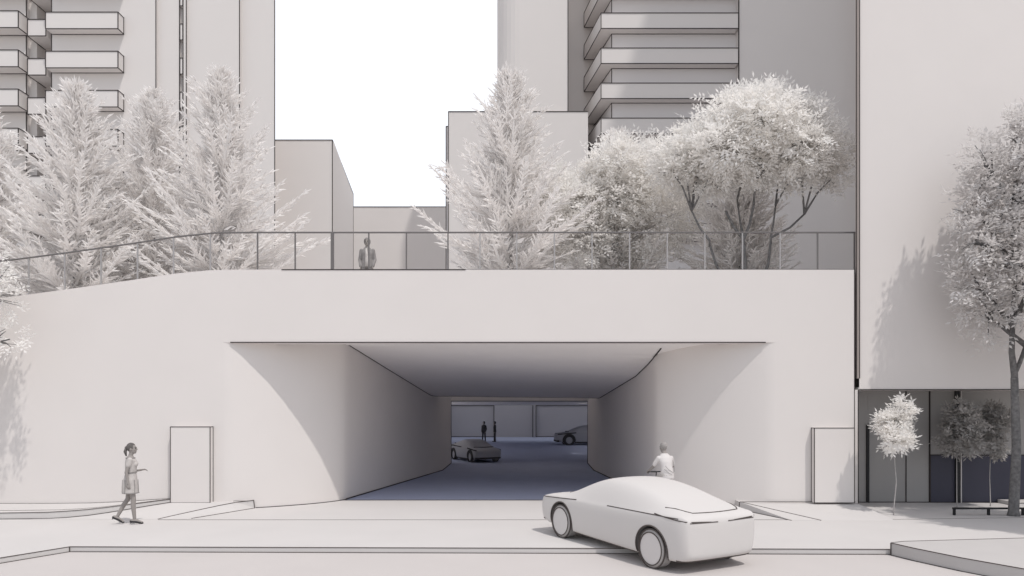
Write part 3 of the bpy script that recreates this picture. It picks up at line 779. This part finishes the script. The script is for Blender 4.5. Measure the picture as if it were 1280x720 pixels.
bmx = bmesh.new(); bmx.from_mesh(cme); bmesh.ops.recalc_face_normals(bmx, faces=bmx.faces); bmx.to_mesh(cme); bmx.free()
cme.materials.append(M['well'])
cuto = link('cut', cme)
tmp.data = solid; tmp.modifiers.clear(); solid.materials.append(M['car'])
bo = tmp.modifiers.new('b', 'BOOLEAN'); bo.operation = 'DIFFERENCE'; bo.object = cuto; bo.solver = 'EXACT'
try: bo.material_mode = 'TRANSFER'
except Exception: pass
BODY = eval_mesh(tmp); BODY.name = 'body'
for p_ in BODY.polygons: p_.use_smooth = True
try: BODY.set_sharp_from_angle(angle=math.radians(38))
except Exception: pass
if len(BODY.materials) == 0: BODY.materials.append(M['car'])
bpy.data.objects.remove(tmp); bpy.data.objects.remove(cuto)


def onside(x, z, s):
    h = tree.ray_cast(Vector((x, s * 3, z)), Vector((0, -s, 0))); return h[0] if h[0] else Vector((x, s * .9, z))


def ontop(x, y):
    h = tree.ray_cast(Vector((x, y, 3)), Vector((0, 0, -1))); return h[0] if h[0] else None


def onrear(y, z, s=-1):
    h = tree.ray_cast(Vector((s * 4, y, z)), Vector((-s, 0, 0))); return h[0] if h[0] else None


def make_car(name, label, loc, rot, paint, scale=1.0, cat='car', lw=.023, ink=None, detail=True):
    root = tag(empty(name, loc), label, cat); root.rotation_euler = rot; root.scale = (scale,) * 3
    me = BODY.copy(); me.materials[0] = paint; link('body', me, root)
    ink = ink or M['brown']
    t = MB()
    for s in (-1, 1):
        for ax in AX:   # wheel arch lips
            pts = []
            for i in range(33):
                a = math.radians(-25 + 230 * i / 32); r = RW + .062
                x = ax + r * math.cos(a); z = RW + r * math.sin(a)
                if z > .17: pts.append(onside(x, z, s))
            t.tube(pts, lw * .6, 0, 5)
        t.tube([onside(x, .185, s) for x in [-1.0 + 2.0 * i / 12 for i in range(13)]], lw * .7, 0, 5)
        if detail:
            t.tube([onside(x, interp([(-2.2, .945), (-1.4, .925), (.2, .875)], x), s) for x in [-1.95 + 1.85 * i / 16 for i in range(17)]], lw * .45, 0, 4)
            t.tube([onside(x, interp([(.9, .85), (2.2, .745)], x), s) for x in [.9 + 1.28 * i / 14 for i in range(15)]], lw * .5, 0, 4)
        if detail:
            pts = []
            for i in range(13):
                a_ = math.radians(96 + 66 * i / 12); z_ = .945 - .07 * i / 12
                c_ = Vector((-1.3, 0, z_)); d_ = Vector((math.cos(a_) , s * math.sin(a_), 0))
                h_ = tree.ray_cast(c_ + d_ * 4, -d_)
                if h_[0]: pts.append(h_[0])
            if len(pts) > 2: t.tube(pts, lw * .5, 0, 4)
    # bumper lower edges front and rear
    for sgn in (-1, 1):
        z = .235 if sgn < 0 else .28
        pts = [onrear(.92 * math.sin(a) * .93, z, sgn) for a in [math.radians(-74 + 148 * i / 24) for i in range(25)]]
        t.tube([q for q in pts if q], lw * .7, 0, 5)
    t.build('seam', ink, root)
    if detail:
        b = MB()
        b.tube([q for q in [ontop(-1.98 + .06 * (y / .7) ** 2 + 2.6 * max(0, abs(y) - .56), y) for y in [-.72 + 1.44 * i / 22 for i in range(23)]] if q], lw * .55, 0, 4)
        b.build('rear_window_edge', ink, root)
        b = MB()
        for s in (-1, 1):
            b.tube([q for q in [onrear(s * (.12 + .62 * i / 10), .87 + .012 * (i / 10), -1) for i in range(11)] if q], lw * .45, 0, 4)
        b.build('boot_edge', ink, root)
        b = MB()
        b.tube([q for q in [ontop(1.42 + .10 * (1 - (y / .66) ** 2), y) for y in [-.66 + 1.32 * i / 20 for i in range(21)]] if q], lw * .5, 0, 4)
        b.build('windscreen_edge', ink, root)
    for ax in AX:
        for s in (-1, 1):
            wh = MB(); prof = [(.13, RW - .055), (.105, RW - .02), (.085, RW), (-.085, RW), (-.105, RW - .02), (-.11, RW - .06)]
            nn = 40
            for (yy, r) in prof:
                for i in range(nn): wh.v.append((r * math.cos(6.28318 * i / nn), yy * s if False else s * (yy), r * math.sin(6.28318 * i / nn)))
            for k_ in range(len(prof) - 1):
                for i in range(nn):
                    wh.f.append((k_ * nn + i, k_ * nn + (i + 1) % nn, (k_ + 1) * nn + (i + 1) % nn, (k_ + 1) * nn + i)); wh.m.append(0)
            wh.f.append(tuple((len(prof) - 1) * nn + i for i in range(nn))); wh.m.append(0)
            wh.tube([(RW * math.cos(6.28318 * i / nn), s * .10, RW * math.sin(6.28318 * i / nn)) for i in range(nn)], lw * .6, 1, 4, closed=True)
            wo_ = wh.build('wheel', [M['tyre'], ink], root); wo_.location = (ax, s * .785, RW)
            rm = MB(); rr = RW - .055
            rm.v = [(rr * math.cos(6.28318 * i / nn), s * .118, rr * math.sin(6.28318 * i / nn)) for i in range(nn)] + [(0, s * .128, 0)]
            rm.f = [(i, (i + 1) % nn, nn) for i in range(nn)]; rm.m = [0] * nn
            rm.tube([(rr * math.cos(6.28318 * i / nn), s * .122, rr * math.sin(6.28318 * i / nn)) for i in range(nn)], lw * .6, 1, 4, closed=True)
            rm.build('rim', [M['rim'] if paint is M['car'] else paint, ink], wo_)
    return root


# near car: left wheels at the kerb, front wheels up on the driveway
pr = Vector((2.37, 12.36, -.1)); pf = Vector((.985, 14.74, 0))
u = (pf - pr).normalized(); yaw = math.atan2(u.y, u.x); pitch = -math.asin(u.z)
Rm = Matrix.Rotation(yaw, 4, 'Z') @ Matrix.Rotation(pitch, 4, 'Y')
org = pr - (Rm @ Vector((AX[1], .905, 0)))
near = make_car('parked_car', 'large white saloon car turning from the road onto the driveway', org, Rm.to_euler(), M['car'], 1.0)
dark = M['shade']
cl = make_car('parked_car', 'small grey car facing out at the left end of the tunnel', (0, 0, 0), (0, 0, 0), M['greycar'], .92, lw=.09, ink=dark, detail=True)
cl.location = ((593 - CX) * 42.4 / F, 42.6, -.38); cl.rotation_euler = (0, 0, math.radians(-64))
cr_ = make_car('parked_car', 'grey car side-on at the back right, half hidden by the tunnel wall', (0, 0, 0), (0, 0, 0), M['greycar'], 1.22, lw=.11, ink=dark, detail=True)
cr_.rotation_euler = (0, 0, math.radians(183)); cr_.location = (3.88 + 2.6, 62, -.38)


# ------------------------------------------------------------------ PEOPLE
def capsule_chain(mb, pts, rs, k=12):
    """tapering limb through joints, rounded ends"""
    P = [Vector(p) for p in pts]
    mb.tube(P, list(rs), 0, k)
    for p_, r in zip(P, rs): mb.ball(p_, r, 0, 12, 8)


def oval_chain(mb, secs, k=18, mi=0):
    """torso/skirt through (x,y,z,rx,ry)"""
    o = len(mb.v)
    for (x, y, z, rx, ry) in secs:
        for j in range(k):
            t = 2 * math.pi * j / k; mb.v.append((x + rx * math.cos(t), y + ry * math.sin(t), z))
    for i in range(len(secs) - 1):
        for j in range(k): mb.f.append((o + i * k + j, o + i * k + (j + 1) % k, o + (i + 1) * k + (j + 1) % k, o + (i + 1) * k + j)); mb.m.append(mi)
    mb.f.append(tuple(o + k - 1 - j for j in range(k))); mb.f.append(tuple(o + (len(secs) - 1) * k + j for j in range(k))); mb.m += [mi, mi]


def remesh(mb, name, m, parent, voxel=.011, smooth=2, xf=None):
    me = bpy.data.meshes.new(name); me.from_pydata([tuple((xf @ Vector(v)) if xf else v) for v in mb.v], [], mb.f)
    bmx = bmesh.new(); bmx.from_mesh(me); bmesh.ops.recalc_face_normals(bmx, faces=bmx.faces); bmx.to_mesh(me); bmx.free()
    t = link('t', me); r = t.modifiers.new('r', 'REMESH'); r.mode = 'VOXEL'; r.voxel_size = voxel; r.use_smooth_shade = True
    if smooth: s = t.modifiers.new('s', 'SMOOTH'); s.factor = .5; s.iterations = smooth
    e = eval_mesh(t); bpy.data.objects.remove(t); e.name = name
    e.materials.clear(); e.materials.append(m)
    return link(name, e, parent)


def hand(mb, wrist, d, palm_n, s=1.0, curl=.5):
    """palm with four curled fingers and a thumb; d points from wrist to knuckles"""
    d = Vector(d).normalized(); n_ = Vector(palm_n); n_ = (n_ - d * n_.dot(d)).normalized(); a = d.cross(n_)
    w_ = Vector(wrist)
    for i, off in enumerate((-.027, -.009, .009, .027)):
        kn = w_ + d * .085 * s + a * off * s
        mb.tube([w_ + a * off * .7 * s, kn], [.014 * s, .012 * s], 0, 8); mb.ball(kn, .012 * s)
        ln = (.062, .074, .070, .054)[i] * s; p1 = kn + (d * math.cos(curl) + n_ * math.sin(curl)) * ln * .55
        p2 = p1 + (d * math.cos(curl * 2.1) + n_ * math.sin(curl * 2.1)) * ln * .5
        mb.tube([kn, p1, p2], [.0095 * s, .009 * s, .008 * s], 0, 8); mb.ball(p2, .008 * s); mb.ball(p1, .009 * s)
    b0 = w_ + d * .02 * s - a * .022 * s; b1_ = b0 + (d * .6 - a * .7 + n_ * .3).normalized() * .042 * s; b2_ = b1_ + (d * .9 - a * .1 + n_ * .4).normalized() * .032 * s
    mb.tube([b0, b1_, b2_], [.013 * s, .011 * s, .009 * s], 0, 8); mb.ball(b1_, .011 * s); mb.ball(b2_, .009 * s)


def head(mb, c, yaw=0, pitch=0, s=1.0):
    """head with brow, nose, lips, chin and ears; faces +y before yaw"""
    R = Matrix.Translation(Vector(c)) @ Matrix.Rotation(yaw, 4, 'Z') @ Matrix.Rotation(pitch, 4, 'X') @ Matrix.Scale(s, 4)
    h = MB()
    h.ball((0, -.012, .02), (.074, .094, .105), 0, 20, 14); h.ball((0, .025, -.045), (.056, .062, .072), 0, 16, 10); h.ball((0, .062, -.092), (.027, .022, .022))
    h.ball((0, .098, -.018), (.012, .020, .022)); h.tube([(0, .085, .022), (0, .110, -.022)], [.008, .013], 0, 8)
    h.ball((0, .083, -.058), (.025, .010, .010)); h.ball((0, .072, .030), (.052, .016, .012))
    for s_ in (-1, 1):
        h.ball((s_ * .074, -.01, -.008), (.012, .022, .032)); h.ball((s_ * .036, .060, -.02), (.026, .022, .022))
    o = len(mb.v); mb.v += [tuple(R @ Vector(v)) for v in h.v]; mb.f += [tuple(i + o for i in f) for f in h.f]; mb.m += h.m
    return R


def eyes_and_lips(parent, R, ink):
    for s_ in (-1, 1):
        e = MB(); e.ball((s_ * .031, .081, .006), (.013, .007, .006)); e.tube([(s_ * .014, .090, .026), (s_ * .031, .090, .031), (s_ * .05, .078, .026)], .005, 0, 5)
        e.v = [tuple(R @ Vector(v)) for v in e.v]; e.build('eye', ink, parent, True)
    e = MB(); e.ball((0, .093, -.058), (.023, .005, .004)); e.v = [tuple(R @ Vector(v)) for v in e.v]; e.build('mouth', ink, parent, True)


def limb2(root, a1, l1, a2, l2, side=0.0):
    """two-bone limb in the y-z plane; angles from straight down, positive forward"""
    r = Vector(root); m_ = r + Vector((side, math.sin(a1) * l1, -math.cos(a1) * l1)); e = m_ + Vector((side * .6, math.sin(a2) * l2, -math.cos(a2) * l2))
    return r, m_, e


def foot(mb, ankle, pitch, s=1.0, toe=0):
    A = Vector(ankle); f = Vector((toe, math.cos(pitch), math.sin(pitch))); dn = Vector((0, math.sin(pitch), -math.cos(pitch)))
    heel = A + dn * .055 - f * .05
    mb.tube([heel + Vector((0, 0, .0)), A + dn * .05 + f * .05, A + dn * .068 + f * .16], [.034, .036, .024], 0, 10); mb.ball(heel, .034); mb.ball(A + dn * .068 + f * .16, (.032, .03, .018))


R_ = math.radians
# ---- walking woman in a dress (faces +y locally)
def woman(loc, rz, sc):
    root = tag(empty('person', loc, rz), 'woman walking along the pavement in a knee-length dress, hair tied back', 'person'); root.scale = (sc,) * 3
    b = MB()
    hips = .88
    La = limb2((.085, 0, hips), R_(9), .42, R_(3), .43); Ra = limb2((-.085, 0, hips), R_(-7), .42, R_(-29), .42)
    for (h, k_, a_) in (La, Ra): capsule_chain(b, [h, k_, k_.lerp(a_, .35) + Vector((0, -.012, 0)), a_], [.083, .055, .052, .036])
    foot(b, La[2], R_(-10)); foot(b, Ra[2], R_(-30))
    oval_chain(b, [(0, 0, .80, .14, .11), (0, 0, .92, .165, .125), (0, .01, 1.06, .125, .095), (0, .012, 1.2, .145, .105), (0, .01, 1.33, .165, .10), (0, 0, 1.40, .11, .075), (0, 0, 1.43, .06, .06)])
    for s_ in (-1, 1): b.ball((s_ * .068, .085, 1.245), (.062, .058, .06), 0, 12, 8)
    capsule_chain(b, [(0, -.005, 1.38), (0, .02, 1.50)], [.052, .048])
    R = head(b, (0, .035, 1.59), R_(-14), R_(3))
    Lr = limb2((.175, 0, 1.345), R_(-14), .28, R_(8), .25, .015); Rr2 = limb2((-.175, 0, 1.345), R_(-4), .28, R_(98), .22, .02)
    for (h, k_, a_) in (Lr, Rr2): capsule_chain(b, [h, k_, a_], [.047, .038, .026])
    hand(b, Lr[2], Lr[2] - Lr[1], (-1, .2, 0)); hand(b, Rr2[2], Rr2[2] - Rr2[1], (.4, 0, -1))
    remesh(b, 'body', M['skin'], root, .0095)
    eyes_and_lips(root, R, M['hair'])
    d = MB()
    oval_chain(d, [(0, .005, .60, .185, .165), (0, .0, .74, .183, .155), (0, 0, .90, .185, .142), (0, .01, 1.05, .142, .112), (0, .012, 1.2, .162, .122), (0, .01, 1.32, .183, .118), (0, .0, 1.385, .14, .09)], 24)
    for s_ in (-1, 1):
        d.ball((s_ * .068, .095, 1.245), (.069, .062, .066), 0, 14, 10); capsule_chain(d, [(s_ * .165, 0, 1.345), (s_ * .18, -.03 if s_ > 0 else .01, 1.23)], [.062, .058])
    dr = remesh(d, 'dress', M['cloth'], root, .012, 2)
    def ring(nm, f, r):
        t = MB(); t.tube([f(2 * math.pi * i / 28) for i in range(28)], r, 0, 5, closed=True); t.build(nm, M['greycloth'], dr)
    ring('hem', lambda a: (.187 * math.cos(a), .005 + .167 * math.sin(a), .602), .012)
    ring('waistband', lambda a: (.149 * math.cos(a), .01 + .119 * math.sin(a), 1.06 + .01 * math.sin(2 * a)), .010)
    ring('neckline', lambda a: (.145 * math.cos(a), .095 * math.sin(a), 1.385), .009)
    for a in (.6, 1.4, 2.3, 3.6, 4.6, 5.6):
        t = MB(); t.tube([(.184 * math.cos(a), .158 * math.sin(a), .9), (.19 * math.cos(a + .05), .166 * math.sin(a + .05), .74), (.188 * math.cos(a), .17 * math.sin(a), .61)], .008, 0, 4); t.build('pleat', M['greycloth'], dr)
    h = MB(); h.ball((0, -.022, .035), (.083, .10, .105), 0, 18, 12); h.ball((0, -.115, .03), (.035, .04, .04)); h.tube([(0, -.12, .03), (0, -.15, -.06), (0, -.13, -.16)], [.03, .034, .012], 0, 10)
    h.v = [tuple(R @ Vector(v)) for v in h.v]
    # keep the face clear: drop the faces in front
    hh = MB(); Ri = R.inverted()
    keep = [f for f in h.f if not (sum((Ri @ Vector(h.v[i])).y for i in f) / len(f) > .03 and sum((Ri @ Vector(h.v[i])).z for i in f) / len(f) < .085)]
    hh.v = h.v; hh.f = keep; hh.m = [0] * len(keep); hh.build('hair', M['hair'], root, True)
    for A, pt in ((La[2], R_(-10)), (Ra[2], R_(-30))):
        s3 = MB(); dn = Vector((0, math.sin(pt), -math.cos(pt))); f = Vector((0, math.cos(pt), math.sin(pt)))
        foot(s3, A + dn * .012, pt); s3.tube([A + dn * .05 - f * .05, A + dn * .125 - f * .055], [.014, .008], 0, 8)
        s3.v = [tuple(A + (Vector(v) - A) * 1.06) for v in s3.v]
        # a low court shoe: only the lower half of the foot
        s3.v = [tuple(v) for v in s3.v]
        remesh(s3, 'shoe', M['shoe'], root, .008, 1)
    lo = min((min(v.co.z for v in c.data.vertices)) for c in kids(root))
    root.location.z = loc[2] - lo * sc
    return root


wp = groundpt(163, 655, 0)
woman((wp[0], wp[1], 0), R_(-66), 1.02)


def standing(loc, rz, sc, label, kind):
    """plain standing adult in jacket and trousers, hands by the sides or in pockets"""
    root = tag(empty('person', loc, rz), label, 'person'); root.scale = (sc,) * 3
    b = MB(); hips = .90
    legs = [limb2((s_ * .095, 0, hips), R_(2 + 3 * s_), .43, R_(-1 + 2 * s_), .42, s_ * .015) for s_ in (-1, 1)]
    for (h, k_, a_) in legs: capsule_chain(b, [h, k_, a_], [.085, .058, .042]); foot(b, a_, 0, 1, 0)
    oval_chain(b, [(0, 0, .84, .15, .11), (0, 0, .95, .165, .12), (0, .01, 1.1, .145, .105), (0, .01, 1.27, .165, .12), (0, .0, 1.37, .165, .10), (0, 0, 1.45, .09, .07)])
    capsule_chain(b, [(0, -.005, 1.42), (0, .015, 1.53)], [.06, .055]); R = head(b, (0, .025, 1.62), 0, 0, 1.06)
    arms = [limb2((s_ * .185, 0, 1.36), R_(-6), .29, R_(24), .26, s_ * .055) for s_ in (-1, 1)]
    arms = [(h, k_, Vector((h.x * 1.08, a_.y, a_.z))) for h, k_, a_ in arms]
    for (h, k_, a_) in arms: capsule_chain(b, [h, k_, a_], [.05, .04, .028]); hand(b, a_, Vector((0, .3, -1)), (-1 if h.x > 0 else 1, 0, 0))
    remesh(b, 'body', M['skin'], root, .014)
    eyes_and_lips(root, R, M['hair'])
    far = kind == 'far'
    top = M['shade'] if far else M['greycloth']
    j = MB(); oval_chain(j, [(0, 0, .80, .185, .14), (0, 0, .95, .185, .135), (0, .01, 1.1, .165, .122), (0, .01, 1.27, .182, .135), (0, 0, 1.37, .178, .115), (0, 0, 1.435, .115, .09), (0, 0, 1.47, .08, .075)], 22)
    for (h, k_, a_) in arms: capsule_chain(j, [h, k_, k_.lerp(a_, .93)], [.066, .058, .046])
    remesh(j, 'jacket', top, root, .014)
    if not far:
        sh = MB(); sh.tube([(0, .155, 1.40), (-.01, .160, 1.2), (-.02, .155, 1.0), (-.03, .16, .83)], [.03, .045, .06, .075], 0, 8); sh.v = [(x, y * .35 + .095, z) for x, y, z in sh.v]; sh.build('shirt', M['cloth'], root, True)
    t = MB()
    for (h, k_, a_) in legs: capsule_chain(t, [h, k_, k_.lerp(a_, .96)], [.098, .074, .062])
    oval_chain(t, [(0, 0, .82, .165, .12), (0, 0, .97, .172, .125)])
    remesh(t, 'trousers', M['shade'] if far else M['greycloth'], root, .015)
    for (h, k_, a_) in legs:
        s3 = MB(); foot(s3, a_ + Vector((0, 0, -.01)), 0); s3.v = [tuple(a_ + (Vector(v) - a_) * 1.08) for v in s3.v]; s3.build('shoe', M['shoe'], root, True)
    h = MB(); h.ball((0, -.026, .025), (.10, .112, .128), 0, 16, 12)
    keep = [f for f in h.f if not (sum(h.v[i][1] for i in f) / len(f) > .035 and sum(h.v[i][2] for i in f) / len(f) < .085)]
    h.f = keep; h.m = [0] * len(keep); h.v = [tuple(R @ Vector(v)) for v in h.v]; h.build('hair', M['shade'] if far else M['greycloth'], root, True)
    lo = min(min(v.co.z for v in c.data.vertices) for c in kids(root)); root.location.z = loc[2] - lo * sc
    return root


Yp = 22.75; xp = (459 - CX) * Yp / F
standing((xp, Yp, topz(xp) - .05), R_(180), .985, 'person in an open jacket standing behind the deck railing', 'deck')
standing(((605 - CX) * 67.5 / F, 67.5, -.38), R_(150), 1.04, 'dark standing figure with bent elbow in the car park, nearer the small car', 'far')
standing(((618.6 - CX) * 67.2 / F, 67.2, -.38), R_(95), 1.04, 'dark slim figure seen side-on at the panel joint of the car park wall', 'far')


# ---- cyclist seen from behind, and his bicycle
YB = 18.2; xb_ = (829 - CX) * YB / F; BRZ = R_(18)
bk = tag(empty('bicycle', (xb_, YB, 0), BRZ), 'upright bicycle ridden towards the tunnel, behind the white car', 'bicycle')
for yy in (-.52, .52):
    wb = MB(); nn = 32; wb.tube([(0, .335 * math.cos(6.28318 * i / nn), .335 * math.sin(6.28318 * i / nn)) for i in range(nn)], .018, 0, 8, closed=True)
    for i in range(12): a = 6.28318 * i / 12; wb.tube([(0, .02 * math.cos(a), .02 * math.sin(a)), (0, .33 * math.cos(a), .33 * math.sin(a))], .002, 0, 3)
    wb.tube([(-.05, 0, 0), (.05, 0, 0)], .02, 0, 8)
    o = wb.build('wheel', M['black'], bk, True); o.location = (0, yy, .353)
fr = MB(); bbk = (0, -.06, .28); seat = (0, -.22, .86); hd = (0, .36, .90); hl = (0, .40, .72)
for a_, c_ in ((bbk, seat), (bbk, hl), ((0, -.19, .76), (0, .37, .84)), (hd, hl)): fr.tube([a_, c_], .017, 0, 8)
for s_ in (-.05, .05): fr.tube([(s_, -.52, .353), (s_ * .4, -.08, .28)], .010, 0, 6); fr.tube([(s_, -.52, .353), (s_ * .3, -.19, .76)], .009, 0, 6)
fr.build('frame', M['steel'], bk)
fk = MB(); fk.tube([(0, .40, .72), (.05, .44, .6), (.05, .52, .353)], .012, 0, 6); fk.tube([(0, .40, .72), (-.05, .44, .6), (-.05, .52, .353)], .012, 0, 6); fk.build('fork', M['steel'], bk)
hbm = MB(); hbm.tube([(0, .36, .9), (0, .35, 1.02)], .014, 0, 8); hbm.tube([(-.30, .22, 1.04), (-.22, .32, 1.03), (0, .36, 1.02), (.22, .32, 1.03), (.30, .22, 1.04)], .016, 0, 8); hbm.build('handlebar', M['black'], bk)
sd = MB(); sd.tube([(0, -.23, .86), (0, -.235, .93)], .013, 0, 8); sd.tube([(0, -.29, .90), (0, -.22, .90), (0, -.04, .895)], [.06, .055, .02], 0, 10); sd.v = [(x, y, 0.90 + (z - .90) * .45) if y > -.36 and z > .845 and (x or 1) and abs(z - .86) > 1e9 else (x, y, z) for x, y, z in sd.v]; sd.build('saddle', M['steel'], bk, True)
pd = MB(); pd.tube([(.07, -.06, .28), (.07, .06, .18)], .010, 0, 6); pd.tube([(-.07, -.06, .28), (-.07, -.18, .38)], .010, 0, 6); pd.tube([(-.07, -.06, .28), (.07, -.06, .28)], .02, 0, 8); pd.box((.07, .02, .165), (.15, .10, .19)); pd.box((-.15, -.22, .365), (-.07, -.14, .39)); pd.build('pedal_crank', M['steel'], bk)
ps = tag(empty('person', (xb_, YB, 0), BRZ), 'man in a pale shirt seen from behind, riding the bicycle', 'person')
b = MB()
for s_, kn, an in ((1, (.11, .16, .70), (.11, .03, .27)), (-1, (-.12, .20, .82), (-.11, -.17, .46))):
    capsule_chain(b, [(s_ * .09, -.19, .99), kn, an], [.09, .060, .042]); foot(b, an, R_(-4))
oval_chain(b, [(0, -.21, .92, .15, .12), (0, -.20, 1.02, .16, .12), (0, -.17, 1.15, .145, .11), (0, -.12, 1.32, .17, .12), (0, -.08, 1.43, .17, .11), (0, -.06, 1.51, .09, .07)])
capsule_chain(b, [(0, -.07, 1.47), (0, -.02, 1.58)], [.064, .060]); Rh = head(b, (0, 0, 1.66), R_(6), R_(-6), 1.06)
for s_ in (-1, 1):
    capsule_chain(b, [(s_ * .185, -.08, 1.40), (s_ * .275, .02, 1.18), (s_ * .295, .19, 1.075)], [.052, .042, .028]); hand(b, (s_ * .297, .17, 1.075), (0, .6, -.15), (0, -.3, -1), 1, 1.0)
remesh(b, 'body', M['skin'], ps, .0105); eyes_and_lips(ps, Rh, M['hair'])
j = MB(); oval_chain(j, [(0, -.21, .90, .172, .14), (0, -.205, .965, .172, .138), (0, -.19, 1.06, .168, .132), (0, -.165, 1.17, .158, .124), (0, -.12, 1.32, .182, .134), (0, -.085, 1.42, .182, .12), (0, -.07, 1.48, .12, .09), (0, -.06, 1.52, .08, .075)], 22)
for s_ in (-1, 1): capsule_chain(j, [(s_ * .175, -.08, 1.395), (s_ * .25, -.01, 1.24)], [.066, .060])
sh = remesh(j, 'shirt', M['rim'], ps, .012)
t = MB()
for q in ([(-.12, -.315, 1.22), (-.02, -.32, 1.12), (.10, -.325, 1.05)], [(-.14, -.30, 1.14), (-.04, -.33, 1.05), (.05, -.335, 1.0)], [(.13, -.25, 1.35), (.15, -.27, 1.2), (.14, -.30, 1.06)]): t.tube(q, .006, 0, 4)
t.build('crease', M['greycloth'], sh)
t = MB()
for s_, kn in ((1, (.11, .16, .70)), (-1, (-.12, .20, .82))): capsule_chain(t, [(s_ * .09, -.19, .99), Vector((s_ * .09, -.19, .99)).lerp(Vector(kn), .9)], [.104, .08])
oval_chain(t, [(0, -.21, .90, .165, .13), (0, -.205, 1.0, .172, .135)]); remesh(t, 'shorts', M['cloth'], ps, .014)
h = MB(); h.ball((0, -.024, .032), (.082, .096, .103), 0, 16, 12)
keep = [f for f in h.f if not (sum(h.v[i][1] for i in f) / len(f) > .03 and sum(h.v[i][2] for i in f) / len(f) < .085) and sum(h.v[i][2] for i in f) / len(f) > -.05]
h.f = keep; h.m = [0] * len(keep); h.v = [tuple(Rh @ Vector(v)) for v in h.v]; h.build('hair', mat('light_grey_hair', (.34, .32, .31), var=.2, scale=30), ps, True)
for an in ((.11, .03, .27), (-.11, -.17, .46)):
    s3 = MB(); A = Vector(an); foot(s3, A + Vector((0, 0, -.008)), R_(-4)); s3.v = [tuple(A + (Vector(v) - A) * 1.08) for v in s3.v]; s3.build('shoe', M['shoe'], ps, True)
